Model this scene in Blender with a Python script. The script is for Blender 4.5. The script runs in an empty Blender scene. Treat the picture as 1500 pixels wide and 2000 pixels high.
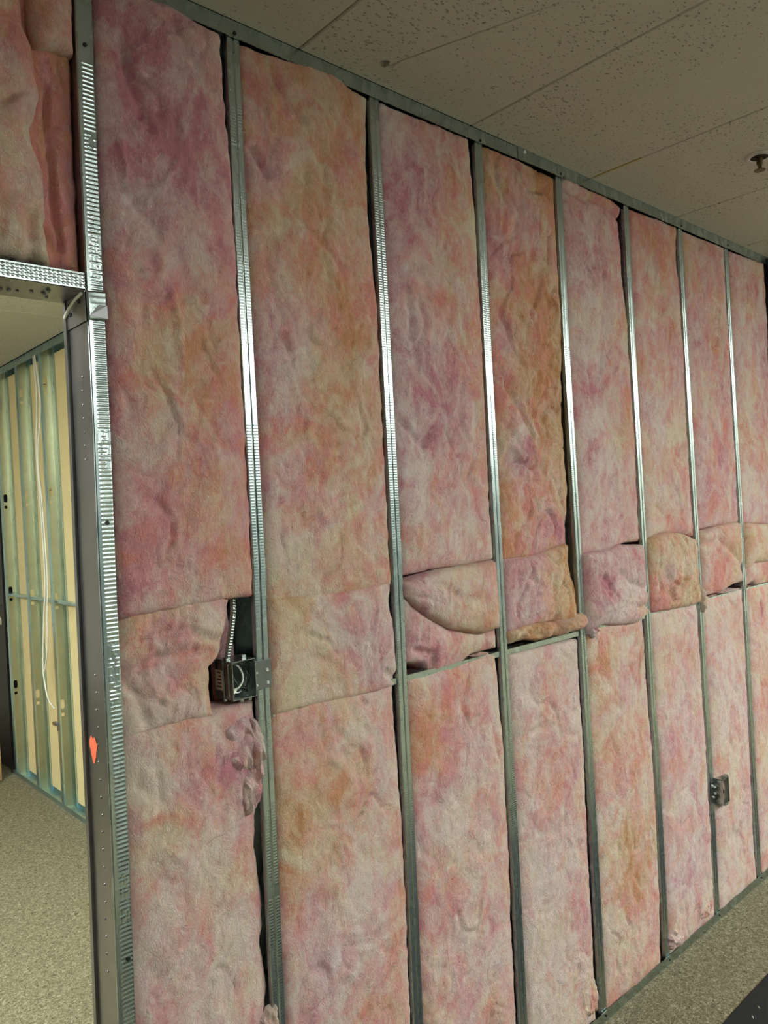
import bpy, bmesh, math, random
import numpy as np
from mathutils import Vector, Matrix

# ------------------------------------------------------------------ camera, world, lights, exposure
scene = bpy.context.scene
COL = scene.collection
CAM_LOC = (-0.4977, -1.4145, 1.7002)
AZ, PITCH, ROLL = 0.8345, -0.0060, -0.0516
fwd = Vector((math.cos(PITCH)*math.cos(AZ), math.cos(PITCH)*math.sin(AZ), math.sin(PITCH)))
rt0 = Vector((math.sin(AZ), -math.cos(AZ), 0))
up0 = rt0.cross(fwd)
rt = math.cos(ROLL)*rt0 + math.sin(ROLL)*up0
up = -math.sin(ROLL)*rt0 + math.cos(ROLL)*up0
cd = bpy.data.cameras.new('camera')
cd.sensor_fit = 'VERTICAL'; cd.sensor_height = 36.0; cd.lens = 36.0*1500/2000
cd.clip_start = 0.02; cd.clip_end = 60
cam = bpy.data.objects.new('camera', cd); COL.objects.link(cam)
cam.matrix_world = Matrix(((rt.x, up.x, -fwd.x, CAM_LOC[0]), (rt.y, up.y, -fwd.y, CAM_LOC[1]),
                           (rt.z, up.z, -fwd.z, CAM_LOC[2]), (0, 0, 0, 1)))
scene.camera = cam

wd = bpy.data.worlds.new('world'); scene.world = wd; wd.use_nodes = True
wd.node_tree.nodes['Background'].inputs[0].default_value = (0.02, 0.02, 0.02, 1)
wd.node_tree.nodes['Background'].inputs[1].default_value = 1.0

LIGHT_COL = (0.95, 1.0, 0.95)
LIGHT_MAIN = 56.0
LIGHT_BACK = 74.0
# ceiling troffers: x, y centre, size x, size y, strength
TROFFERS = [(0.6, -3.3, LIGHT_MAIN*0.8), (3.0, -3.3, LIGHT_MAIN), (5.4, -3.3, LIGHT_MAIN), (7.8, -3.3, LIGHT_MAIN)]
BACK_TROFFERS = [(-2.3, 0.9, LIGHT_BACK*1.5), (0.30, 1.2, LIGHT_BACK*0.25)]
scene.view_settings.view_transform = 'Standard'
scene.view_settings.look = 'None'
scene.view_settings.gamma = 1.0
scene.view_settings.use_curve_mapping = False
scene.view_settings.exposure = 0.0

H = 2.765           # ceiling height
rng = np.random.default_rng(7)

# ------------------------------------------------------------------ material helpers
def new_mat(name):
    m = bpy.data.materials.new(name); m.use_nodes = True
    nt = m.node_tree; b = nt.nodes['Principled BSDF']
    return m, nt, b
def node(nt, typ, **kw):
    n = nt.nodes.new(typ)
    for k, v in kw.items(): setattr(n, k, v)
    return n
def lin(r, g, b):
    f = lambda c: (c/255/12.92) if c/255 <= 0.04045 else ((c/255+0.055)/1.055)**2.4
    return (f(r), f(g), f(b), 1)
def ramp(nt, fac, stops):
    r = node(nt, 'ShaderNodeValToRGB')
    e = r.color_ramp.elements
    while len(e) < len(stops): e.new(0.5)
    for el, (p, c) in zip(e, stops): el.position = p; el.color = c
    nt.links.new(fac, r.inputs[0]); return r.outputs[0]
def math_n(nt, op, a, b=None, clamp=False):
    n = node(nt, 'ShaderNodeMath', operation=op); n.use_clamp = clamp
    for i, v in enumerate((a, b)):
        if v is None: continue
        if isinstance(v, (int, float)): n.inputs[i].default_value = v
        else: nt.links.new(v, n.inputs[i])
    return n.outputs[0]
def mixc(nt, fac, a, b, blend='MIX'):
    n = node(nt, 'ShaderNodeMix', data_type='RGBA', blend_type=blend)
    for sock, v in ((n.inputs['Factor'], fac), (n.inputs[6], a), (n.inputs[7], b)):
        if isinstance(v, (int, float)): sock.default_value = v
        elif isinstance(v, tuple): sock.default_value = v
        else: nt.links.new(v, sock)
    return n.outputs[2]
def noise(nt, vec, scale, detail=3, rough=0.5, dist=0.0, w=None):
    n = node(nt, 'ShaderNodeTexNoise')
    if w is not None:
        n.noise_dimensions = '4D'; nt.links.new(w, n.inputs['W'])
    n.inputs['Scale'].default_value = scale; n.inputs['Detail'].default_value = detail
    n.inputs['Roughness'].default_value = rough; n.inputs['Distortion'].default_value = dist
    nt.links.new(vec, n.inputs['Vector']); return n.outputs[0]
def objco(nt):
    return node(nt, 'ShaderNodeTexCoord').outputs['Object']
def mapping(nt, vec, scale=(1, 1, 1), rot=(0, 0, 0)):
    n = node(nt, 'ShaderNodeMapping'); nt.links.new(vec, n.inputs[0])
    n.inputs['Scale'].default_value = scale; n.inputs['Rotation'].default_value = rot
    return n.outputs[0]
def bump(nt, b, h, strength=0.5, dist=0.01):
    n = node(nt, 'ShaderNodeBump'); n.inputs['Strength'].default_value = strength
    n.inputs['Distance'].default_value = dist
    nt.links.new(h, n.inputs['Height']); nt.links.new(n.outputs[0], b.inputs['Normal'])

def simple_mat(name, col, rough=0.6, metal=0.0, var=0.08, scale=25, bmp=0.0):
    m, nt, b = new_mat(name)
    co = objco(nt); n = noise(nt, co, scale, 4, 0.6)
    c = mixc(nt, n, tuple(x*(1-var) for x in col[:3])+(1,), tuple(min(1, x*(1+var)) for x in col[:3])+(1,))
    nt.links.new(c, b.inputs['Base Color'])
    b.inputs['Roughness'].default_value = rough; b.inputs['Metallic'].default_value = metal
    if bmp: bump(nt, b, noise(nt, co, scale*4, 4, 0.6), bmp, 0.002)
    return m

def make_fiberglass():
    m, nt, b = new_mat('fiberglass_wool')
    co = objco(nt)
    w = math_n(nt, 'MULTIPLY', node(nt, 'ShaderNodeObjectInfo').outputs['Random'], 37.0)
    hue = node(nt, 'ShaderNodeAttribute', attribute_name='hue').outputs['Fac']
    pale = node(nt, 'ShaderNodeAttribute', attribute_name='pale').outputs['Fac']
    fl = mapping(nt, co, (1, 1, 0.72))
    n1 = noise(nt, fl, 15, 5, 0.62, 1.1, w)
    n2 = noise(nt, fl, 11, 6, 0.65, 1.4, math_n(nt, 'ADD', w, 9.0))
    n3 = noise(nt, fl, 48, 6, 0.72, 2.2, w)
    n4 = noise(nt, mapping(nt, co, (1, 1, 0.55), (0, 0.5, 0)), 130, 4, 0.7, 2.5, w)
    h = math_n(nt, 'ADD', hue, math_n(nt, 'MULTIPLY', math_n(nt, 'SUBTRACT', n1, 0.5), 1.6))
    h = math_n(nt, 'ADD', h, math_n(nt, 'MULTIPLY', math_n(nt, 'SUBTRACT', n3, 0.5), 0.5), True)
    col = ramp(nt, h, [(0.0, lin(214, 140, 152)), (0.24, lin(232, 162, 166)), (0.48, lin(236, 154, 142)),
                       (0.72, lin(232, 166, 130)), (1.0, lin(212, 148, 96))])
    p = math_n(nt, 'ADD', pale, math_n(nt, 'MULTIPLY', math_n(nt, 'SUBTRACT', n2, 0.5), 3.4))
    p = math_n(nt, 'ADD', p, math_n(nt, 'MULTIPLY', math_n(nt, 'SUBTRACT', n3, 0.5), 1.5), True)
    cream = mixc(nt, h, lin(244, 226, 222), lin(240, 226, 190))
    col = mixc(nt, math_n(nt, 'MULTIPLY', p, 0.92), col, cream)
    fine = math_n(nt, 'ADD', math_n(nt, 'MULTIPLY', n3, 0.6), math_n(nt, 'MULTIPLY', n4, 0.4))
    shade = ramp(nt, fine, [(0.30, (0.82, 0.72, 0.70, 1)), (0.46, (0.97, 0.95, 0.95, 1)), (0.62, (1, 1, 1, 1))])
    col = mixc(nt, 1.0, col, shade, 'MULTIPLY')
    nt.links.new(col, b.inputs['Base Color'])
    b.inputs['Roughness'].default_value = 0.95
    b.inputs['Specular IOR Level'].default_value = 0.15
    b.inputs['Sheen Weight'].default_value = 0.15
    bump(nt, b, fine, 1.0, 0.014)
    return m

def make_steel(name, tint=(0.50, 0.585, 0.575), rough=0.27, aniso=0.0):
    m, nt, b = new_mat(name)
    co = objco(nt)
    n = noise(nt, co, 9, 5, 0.6, 0.3)
    n2 = noise(nt, mapping(nt, co, (1, 1, 0.35)), 22, 4, 0.6)
    c = mixc(nt, n, tuple(x*0.82 for x in tint)+(1,), tuple(min(1, x*1.14) for x in tint)+(1,))
    nt.links.new(c, b.inputs['Base Color'])
    b.inputs['Metallic'].default_value = 1.0
    r = math_n(nt, 'ADD', math_n(nt, 'MULTIPLY', n2, 0.22), rough-0.11)
    nt.links.new(r, b.inputs['Roughness'])
    return m

def make_ceiling_tile():
    m, nt, b = new_mat('mineral_fibre_tile')
    co = objco(nt)
    w = math_n(nt, 'MULTIPLY', node(nt, 'ShaderNodeObjectInfo').outputs['Random'], 51.0)
    big = noise(nt, co, 3, 3, 0.5, 0, w)
    v = node(nt, 'ShaderNodeTexVoronoi'); v.voronoi_dimensions = '2D'
    v.inputs['Scale'].default_value = 105
    dv = mapping(nt, co, (0.45, 1.0, 1))
    wob = node(nt, 'ShaderNodeVectorMath', operation='ADD'); nt.links.new(dv, wob.inputs[0])
    nz = node(nt, 'ShaderNodeTexNoise'); nz.inputs['Scale'].default_value = 90; nt.links.new(co, nz.inputs['Vector'])
    sc = node(nt, 'ShaderNodeVectorMath', operation='SCALE'); nt.links.new(nz.outputs['Color'], sc.inputs[0]); sc.inputs['Scale'].default_value = 0.008
    nt.links.new(sc.outputs[0], wob.inputs[1])
    wof = node(nt, 'ShaderNodeCombineXYZ'); nt.links.new(w, wof.inputs[0]); nt.links.new(w, wof.inputs[1])
    wo2 = node(nt, 'ShaderNodeVectorMath', operation='ADD'); nt.links.new(wob.outputs[0], wo2.inputs[0]); nt.links.new(wof.outputs[0], wo2.inputs[1])
    nt.links.new(wo2.outputs[0], v.inputs['Vector'])
    dens = noise(nt, co, 2.2, 3, 0.6, 0, w)
    gate = noise(nt, co, 55, 2, 0.5, 0, w)
    rad = math_n(nt, 'MULTIPLY', math_n(nt, 'SUBTRACT', math_n(nt, 'ADD', math_n(nt, 'MULTIPLY', dens, 0.6), gate), 0.66), 0.95, True)
    pit = math_n(nt, 'SUBTRACT', rad, v.outputs['Distance'])
    pit = math_n(nt, 'MULTIPLY', pit, 11, True)
    fine = noise(nt, co, 210, 3, 0.7)
    base = mixc(nt, big, lin(184, 182, 172), lin(192, 188, 178))
    base = mixc(nt, math_n(nt, 'MULTIPLY', fine, 0.25), base, lin(168, 164, 150))
    col = mixc(nt, math_n(nt, 'MULTIPLY', pit, 0.6), base, lin(90, 82, 66))
    nt.links.new(col, b.inputs['Base Color'])
    b.inputs['Roughness'].default_value = 0.95
    hgt = math_n(nt, 'SUBTRACT', math_n(nt, 'MULTIPLY', fine, 0.3), pit)
    bump(nt, b, hgt, 0.5, 0.003)
    return m

def make_carpet():
    m, nt, b = new_mat('loop_pile_carpet')
    co = objco(nt)
    n1 = noise(nt, co, 78, 4, 0.75, 1.4)
    n2 = noise(nt, co, 260, 3, 0.7, 0.6)
    n3 = noise(nt, co, 5, 3, 0.6)
    f = math_n(nt, 'ADD', math_n(nt, 'MULTIPLY', n1, 0.65), math_n(nt, 'MULTIPLY', n2, 0.35))
    col = ramp(nt, f, [(0.36, lin(70, 64, 46)), (0.46, lin(136, 130, 104)), (0.54, lin(176, 170, 142)), (0.63, lin(236, 228, 204))])
    col = mixc(nt, math_n(nt, 'MULTIPLY', n3, 0.3), col, lin(150, 142, 112))
    nt.links.new(col, b.inputs['Base Color'])
    b.inputs['Roughness'].default_value = 1.0
    b.inputs['Specular IOR Level'].default_value = 0.1
    bump(nt, b, f, 1.0, 0.02)
    return m

def make_emit(name, col, s):
    m, nt, b = new_mat(name)
    b.inputs['Base Color'].default_value = (0.8, 0.8, 0.8, 1)
    b.inputs['Emission Color'].default_value = col+(1,)
    b.inputs['Emission Strength'].default_value = s
    return m

M = {}
M['wool'] = make_fiberglass()
M['steel'] = make_steel('galvanized_steel')
M['fibre'] = simple_mat('loose_glass_fibre', lin(236, 206, 196), 0.8, 0, 0.08, 30)
M['steel_shaded'] = make_steel('shade_toned_galvanized_steel', (0.29, 0.285, 0.29), 0.32)  # darker copy of the galvanized steel; the jamb's shade is put into the tint
M['steel_box'] = make_steel('box_steel', (0.40, 0.44, 0.42), 0.28)
M['steel_plate'] = make_steel('dark_plate_steel', (0.24, 0.26, 0.25), 0.34)
M['tile'] = make_ceiling_tile()
M['carpet'] = make_carpet()
M['paint'] = simple_mat('wall_paint', lin(226, 222, 206), 0.85, 0, 0.04, 4)
M['paint_dark'] = simple_mat('charcoal_wall_paint', lin(96, 94, 94), 0.8, 0, 0.05, 4)
M['paint_teal'] = simple_mat('grey_green_wall_paint', lin(88, 104, 106), 0.8, 0, 0.05, 4)
M['cavity_shade'] = simple_mat('shadow_black_cavity_board', lin(30, 26, 24), 0.9, 0, 0.15, 12)  # cavity board coloured black, painting in the shadow of the deep gaps
M['cream'] = simple_mat('gypsum_board_cream_paper', lin(232, 214, 160), 0.85, 0, 0.05, 7)
M['black'] = simple_mat('black_rubber', lin(12, 19, 20), 0.8, 0, 0.25, 14, 0.3)
M['blackdoor'] = simple_mat('black_paint', lin(14, 14, 15), 0.5, 0, 0.2, 6)
M['screw'] = simple_mat('black_phosphate_screw', lin(24, 24, 24), 0.5, 0.3, 0.2, 90)
M['zinc'] = simple_mat('bright_zinc_screw', lin(235, 238, 232), 0.25, 0.5, 0.05, 90)
M['tan'] = simple_mat('tan_wood', lin(176, 140, 92), 0.6, 0, 0.15, 18, 0.1)
M['whitewire'] = simple_mat('white_cable_sheath', lin(228, 228, 214), 0.4, 0, 0.03, 30)
M['blackwire'] = simple_mat('black_wire_insulation', lin(14, 15, 15), 0.35, 0, 0.1, 40)
M['copper'] = simple_mat('green_wire_insulation', lin(28, 60, 46), 0.4, 0, 0.1, 40)
M['knob'] = simple_mat('satin_nickel', lin(205, 200, 190), 0.22, 1.0, 0.05, 20)
M['dark'] = simple_mat('ceiling_void', lin(30, 26, 22), 0.95, 0, 0.2, 10)
M['chrome'] = simple_mat('white_escutcheon', lin(188, 188, 182), 0.3, 0.4, 0.05, 20)
M['brass'] = simple_mat('aged_brass', lin(96, 78, 46), 0.4, 0.8, 0.15, 40)
M['bronze'] = simple_mat('dark_bronze_metal', lin(24, 22, 20), 0.5, 0.2, 0.2, 10)
M['orange'] = simple_mat('orange_paint_mark', lin(214, 96, 62), 0.6, 0, 0.2, 60)
M['label'] = simple_mat('printed_paper_label', lin(196, 190, 176), 0.6, 0, 0.04, 40)
M['ink'] = simple_mat('label_ink', lin(60, 52, 48), 0.7, 0, 0.1, 40)
M['stain'] = simple_mat('yellowed_joint_tape', lin(176, 158, 104), 0.8, 0, 0.15, 20)
M['frame'] = simple_mat('white_enamel', lin(210, 208, 200), 0.4, 0, 0.03, 10)
M['emit_main'] = make_emit('lit_diffuser', LIGHT_COL, 1.0)

# ------------------------------------------------------------------ object helpers
def link_mesh(name, me, mat, parent=None, loc=(0, 0, 0)):
    o = bpy.data.objects.new(name, me); COL.objects.link(o); o.location = loc
    if mat is not None and not me.materials: me.materials.append(mat)
    if parent is not None: o.parent = parent
    return o
def tag(o, label=None, cat=None, group=None, kind=None):
    if label: o['label'] = label
    if cat: o['category'] = cat
    if group: o['group'] = group
    if kind: o['kind'] = kind
    return o
def empty(name, loc, label=None, cat=None, group=None):
    o = bpy.data.objects.new(name, None); COL.objects.link(o); o.location = loc
    o.empty_display_size = 0.05
    return tag(o, label, cat, group)
def bm_obj(name, bm, mat, parent=None, loc=(0, 0, 0), smooth=False):
    bmesh.ops.recalc_face_normals(bm, faces=bm.faces)
    me = bpy.data.meshes.new(name); bm.to_mesh(me); bm.free()
    if smooth: me.shade_smooth()
    return link_mesh(name, me, mat, parent, loc)
def add_box(bm, x0, x1, y0, y1, z0, z1, bevel=0.0):
    r = bmesh.ops.create_cube(bm, size=1.0)
    vs = r['verts']
    for v in vs:
        v.co = Vector(((x0+x1)/2+v.co.x*(x1-x0), (y0+y1)/2+v.co.y*(y1-y0), (z0+z1)/2+v.co.z*(z1-z0)))
    if bevel:
        es = list({e for v in vs for e in v.link_edges})
        bmesh.ops.bevel(bm, geom=es, offset=bevel, segments=2, affect='EDGES', profile=0.5)
def box(name, x0, x1, y0, y1, z0, z1, mat, parent=None, bevel=0.0, loc=(0, 0, 0)):
    bm = bmesh.new(); add_box(bm, x0, x1, y0, y1, z0, z1, bevel)
    return bm_obj(name, bm, mat, parent, loc)
def add_cyl(bm, c, r, depth, axis='y', seg=16, r2=None):
    rot = {'y': Matrix.Rotation(math.pi/2, 4, 'X'), 'z': Matrix.Identity(4), 'x': Matrix.Rotation(math.pi/2, 4, 'Y')}[axis]
    bmesh.ops.create_cone(bm, cap_ends=True, segments=seg, radius1=r, radius2=r if r2 is None else r2, depth=depth,
                          matrix=Matrix.Translation(c) @ rot)
def cyl(name, c, r, depth, mat, parent=None, axis='y', seg=16, r2=None, smooth=False):
    bm = bmesh.new(); add_cyl(bm, c, r, depth, axis, seg, r2)
    return bm_obj(name, bm, mat, parent, smooth=smooth)
def add_tube(bm, pts, rad, seg=8, radf=None):
    pts = [Vector(p) for p in pts]; rings = []
    prev = None
    for i, p in enumerate(pts):
        t = (pts[min(i+1, len(pts)-1)]-pts[max(i-1, 0)]).normalized()
        a = Vector((0, 1, 0)) if abs(t.y) < 0.9 else Vector((1, 0, 0))
        if prev is not None: a = prev
        u = (a - t*a.dot(t)).normalized(); v = t.cross(u); prev = u
        r = rad if radf is None else radf(i)
        rings.append([bm.verts.new(p+(u*math.cos(2*math.pi*k/seg)+v*math.sin(2*math.pi*k/seg))*r) for k in range(seg)])
    for a, b in zip(rings[:-1], rings[1:]):
        for k in range(seg): bm.faces.new((a[k], a[(k+1) % seg], b[(k+1) % seg], b[k]))
    bm.faces.new(rings[0]); bm.faces.new(rings[-1][::-1])
def spline(pts, n):
    P = np.array(pts, float); out = []
    P = np.vstack([2*P[0]-P[1], P, 2*P[-1]-P[-2]])
    for i in range(1, len(P)-2):
        for t in np.linspace(0, 1, n, endpoint=False):
            a, b, c, d = P[i-1:i+3]
            out.append(0.5*((2*b)+(-a+c)*t+(2*a-5*b+4*c-d)*t*t+(-a+3*b-3*c+d)*t**3))
    out.append(P[-2]); return out
def tube(name, pts, rad, mat, parent=None, n=8, seg=8, radf=None):
    bm = bmesh.new(); add_tube(bm, spline(pts, n), rad, seg, radf)
    return bm_obj(name, bm, mat, parent, smooth=True)
def grid_mesh(name, V, nu, nv, extra_faces=(), smooth=True, attrs=None):
    """V: (nv*nu + extra, 3) vertices; the first nv*nu form a grid with u fastest."""
    iu, iv = np.meshgrid(np.arange(nu-1), np.arange(nv-1))
    a = (iv*nu+iu).ravel()
    F = np.stack([a, a+1, a+1+nu, a+nu], 1).reshape(-1, 4)
    if len(extra_faces): F = np.vstack([F, np.array(extra_faces)])
    me = bpy.data.meshes.new(name)
    me.vertices.add(len(V)); me.vertices.foreach_set('co', np.ascontiguousarray(V, dtype=np.float32).ravel())
    me.loops.add(F.size); me.loops.foreach_set('vertex_index', F.astype(np.int32).ravel())
    me.polygons.add(len(F)); me.polygons.foreach_set('loop_start', np.arange(0, F.size, 4, dtype=np.int32))
    me.update(calc_edges=True)
    if attrs:
        for k, arr in attrs.items():
            at = me.attributes.new(k, 'FLOAT', 'POINT'); at.data.foreach_set('value', np.ascontiguousarray(arr, dtype=np.float32))
    me.validate()
    if smooth: me.shade_smooth()
    return me

# ------------------------------------------------------------------ numpy gradient noise
def _perm(seed):
    r = np.random.default_rng(seed); p = r.permutation(256); g = r.uniform(0, 2*np.pi, 256)
    return np.concatenate([p, p]), np.cos(g), np.sin(g)
_cache = {}
def perlin(x, y, seed=0):
    if seed not in _cache: _cache[seed] = _perm(seed)
    p, gx, gy = _cache[seed]
    xi = np.floor(x).astype(int); yi = np.floor(y).astype(int)
    xf = x-xi; yf = y-yi; xi &= 255; yi &= 255
    u = xf**3*(xf*(xf*6-15)+10); v = yf**3*(yf*(yf*6-15)+10)
    def g(ix, iy, dx, dy):
        h = p[p[ix & 255]+(iy & 255)]; return gx[h]*dx+gy[h]*dy
    a = g(xi, yi, xf, yf); b = g(xi+1, yi, xf-1, yf)
    c = g(xi, yi+1, xf, yf-1); d = g(xi+1, yi+1, xf-1, yf-1)
    return ((a+(b-a)*u)+((c+(d-c)*u)-(a+(b-a)*u))*v)*1.5
def fbm(x, y, seed=0, octv=3, gain=0.5):
    s = 0; a = 1; t = 0
    for i in range(octv):
        s = s+a*perlin(x*2**i, y*2**i, seed+i*13); t += a; a *= gain
    return s/t
def seg_dist(x, z, pts):
    d = np.full(x.shape, 1e9)
    for (ax, az), (bx, bz) in zip(pts[:-1], pts[1:]):
        vx, vz = bx-ax, bz-az
        t = np.clip(((x-ax)*vx+(z-az)*vz)/(vx*vx+vz*vz+1e-12), 0, 1)
        d = np.minimum(d, np.hypot(x-ax-t*vx, z-az-t*vz))
    return d

# ------------------------------------------------------------------ room shell
XL, XR, YB, YF = -3.2, 9.2, -6.2, 6.0
fl = box('floor', XL, XR, YB, YF, -0.08, 0.0, M['carpet']); tag(fl, kind='structure')
ce = box('ceiling', XL, XR, YB, YF, H+0.055, H+0.12, M['dark']); tag(ce, kind='structure')
for nm, a in (('wall_left', (XL-0.1, XL, YB, YF)), ('wall_right', (XR, XR+0.1, YB, YF)),
              ('wall_back', (XL, XR, YB-0.1, YB)), ('wall_far', (XL, XR, YF, YF+0.1))):
    tag(box(nm, a[0], a[1], a[2], a[3], -0.05, H+0.1, M[{'wall_left': 'paint_dark', 'wall_back': 'paint_teal'}.get(nm, 'paint')]), kind='structure')
# plain painted wall either side of the open framing (outside the photograph)
wf = box('wall_front', 3.36, XR, 0.0, 0.11, 0, H, M['paint']); tag(wf, kind='structure')
wf2 = box('wall_front_beyond_door', XL, -0.93, 0.0, 0.11, 0, H, M['paint']); tag(wf2, kind='structure')
# board on the other side of the stud cavity
wb = box('wall_cavity', 0.07, 3.36, 0.098, 0.112, 0.0, H, M['cavity_shade']); tag(wb, kind='structure')
wb2 = box('wall_cavity_over_door', -0.93, 0.07, 0.106, 0.118, 2.166, H, M['cavity_shade']); tag(wb2, kind='structure')

# ceiling tiles (600 x 1200), each its own piece
def tile_mesh(w, l, name='ceiling_tile', hole=None):
    bm = bmesh.new(); t = 0.018; g = 0.0016; bv = 0.003
    def ring(ins, z): return [bm.verts.new((x, y, z)) for x, y in ((g+ins, g+ins), (w-g-ins, g+ins), (w-g-ins, l-g-ins), (g+ins, l-g-ins))]
    top = ring(0, t); mid = ring(0, bv); bot = ring(bv, 0)
    for A, B in ((top, mid), (mid, bot)):
        for k in range(4): bm.faces.new((A[k], A[(k+1) % 4], B[(k+1) % 4], B[k]))
    bm.faces.new(top)
    if hole is None: bm.faces.new(bot)
    else:
        cx, cy, r = hole; n = 20; rr = random.Random(3)
        hv = []; hu = []
        for k in range(n):
            a = -math.pi*0.75+2*math.pi*k/n; q = r*(0.75+0.5*rr.random())
            hv.append(bm.verts.new((cx+q*math.cos(a), cy+q*math.sin(a), 0)))
            hu.append(bm.verts.new((cx+q*0.8*math.cos(a), cy+q*0.8*math.sin(a), t)))
        for k in range(n):
            bm.faces.new((hv[k], hv[(k+1) % n], hu[(k+1) % n], hu[k]))
        # fan between the quad corners and the ragged hole
        for s in range(4):
            seg = [hv[(s*5+j) % n] for j in range(6)]
            for j in range(5): bm.faces.new((bot[s], seg[j], seg[j+1])) if j < 3 else bm.faces.new((bot[(s+1) % 4], seg[j], seg[j+1]))
            bm.faces.new((bot[s], seg[3], bot[(s+1) % 4]))
    bmesh.ops.recalc_face_normals(bm, faces=bm.faces)
    me = bpy.data.meshes.new(name); bm.to_mesh(me); bm.free(); me.materials.append(M['tile']); return me
TW, TL = 0.5985, 1.2
t_me = tile_mesh(TW, TL)
HOLE = (0.788, -0.081)
for i in range(-6, 15):
    x = 0.592+i*TW
    for j in range(6):
        y = -TL*(j+1)+0.0
        if x > XR-0.05 or y < YB-1.1: continue
        me = t_me
        if x < HOLE[0] < x+TW and y < HOLE[1] < y+TL: me = tile_mesh(TW, TL, 'ceiling_tile', (HOLE[0]-x, HOLE[1]-y, 0.0135))
        o = link_mesh('ceiling_tile', me, None, ce, (x, y, H))
tb_me = tile_mesh(TL, TW*2, 'ceiling_tile')
for i in range(-3, 1):
    for j in range(-2, 4):
        x = 1.09-TL*(1-i)
        o = link_mesh('ceiling_tile', tb_me, None, ce, (x, 2.602+j*TW*2, H))
# yellowed tape along part of one joint
bm = bmesh.new(); add_box(bm, 1.787, 1.795, -0.19, -0.02, H-0.0012, H+0.002)
bm_obj('joint_tape', bm, M['stain'], ce)

# ceiling lights
def troffer(x, y, s, label, lx=1.19, ly=0.59):
    e = empty('ceiling_light', (x, y, H), label, 'ceiling light', 'fluorescent ceiling panels')
    bm = bmesh.new()
    add_box(bm, -lx/2+.03, lx/2-.03, -ly/2+.06, ly/2-.06, -0.030, 0.0)
    bm_obj('frame', bm, M['frame'], e)
    for sx in (-1, 1): box('end_cap', sx*lx/2-0.008, sx*lx/2+0.008, -ly/2, ly/2, -0.066, -0.025, M['frame'], e, 0.003)
    m = make_emit('lit_diffuser', LIGHT_COL, s)
    box('diffuser', -lx/2+0.008, lx/2-0.008, -ly/2, ly/2, -0.062, -0.030, m, e, 0.008)
for q, (x, y, s) in enumerate(TROFFERS): troffer(x, y, s, f'{["first", "second", "third", "fourth"][q]} fluorescent panel from the charcoal wall, facing the insulated wall')
for q, (x, y, s) in enumerate(BACK_TROFFERS): troffer(x, y, s, ['bright', 'dim'][q]+' fluorescent panel on the ceiling of the room behind the doorway')

# ------------------------------------------------------------------ steel framing of the insulated wall
FW = 0.0325; SD = 0.092
STUDS = [  # (z, x of face centre) from floor to ceiling
    ('first', [(0.0, 0.400), (0.596, 0.404), (1.04, 0.407), (1.317, 0.408), (1.593, 0.4135), (2.367, 0.4125), (2.76, 0.417)]),
    ('second', [(0.0, 0.812), (0.394, 0.814), (0.911, 0.819), (1.106, 0.817), (1.622, 0.822), (2.46, 0.822), (2.76, 0.824)]),
    ('third', [(0.0, 1.229), (0.191, 1.228), (0.783, 1.228), (1.051, 1.223), (1.641, 1.221), (2.125, 1.219), (2.76, 1.222)]),
    ('fourth', [(0.0, 1.635), (0.908, 1.629), (1.025, 1.625), (1.62, 1.62), (2.163, 1.612), (2.76, 1.614)]),
    ('fifth', [(0.0, 2.053), (0.804, 2.049), (0.937, 2.041), (1.673, 2.032), (2.203, 2.025), (2.76, 2.022)]),
    ('sixth', [(0.0, 2.460), (0.704, 2.459), (0.849, 2.452), (1.659, 2.436), (2.242, 2.429), (2.76, 2.424)]),
    ('seventh', [(0.0, 2.868), (0.052, 2.865), (0.763, 2.857), (1.645, 2.851), (2.282, 2.839), (2.76, 2.834)]),
]
def interp(tab):
    zs = [p[0] for p in tab]; xs = [p[1] for p in tab]
    return lambda z: np.interp(z, zs, xs)
stud_x = [interp(t) for _, t in STUDS]
END_X = lambda z: np.interp(z, [0, 2.76], [3.285, 3.252])
KING_L = interp([(0.0, 0.050), (0.77, 0.054), (1.07, 0.059), (1.624, 0.063), (1.89, 0.067), (2.176, 0.068), (2.48, 0.071), (2.76, 0.077)])
KING_W = 0.0335

def relief_stud(seed):
    r = random.Random(seed)
    blocks = []                        # stretches with and without knurling
    z = r.uniform(0, 0.3)
    while z < 2.8:
        blocks.append((z, z+r.uniform(0.18, 0.5), r.choice([0.35, 0.7, 1.0]))); z = blocks[-1][1]+r.uniform(0.02, 0.12)
    def f(xl, z):                      # xl from -1 to 1 over the flange, returns outward height
        h = np.zeros_like(z)
        amp = np.zeros_like(z)
        for a, b, k in blocks: amp = np.where((z > a) & (z < b), k, amp)
        rib = 0.5+0.5*np.sin(2*np.pi*z/0.0065)
        h += 0.00042*amp*rib*(np.abs(xl) < 0.86)*(np.abs(xl) > 0.16)
        h -= 0.0030*np.exp(-(xl/0.10)**2)           # rolled groove down the middle
        h -= 0.0022*np.clip((np.abs(xl)-0.88)/0.12, 0, 1)**2
        return h
    return f
LETTERS = [(0.05, 0.12), (0.42, 0.55), (0.95, 1.04), (1.36, 1.47), (1.80, 1.87), (2.15, 2.24), (2.40, 2.43)]
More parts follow.
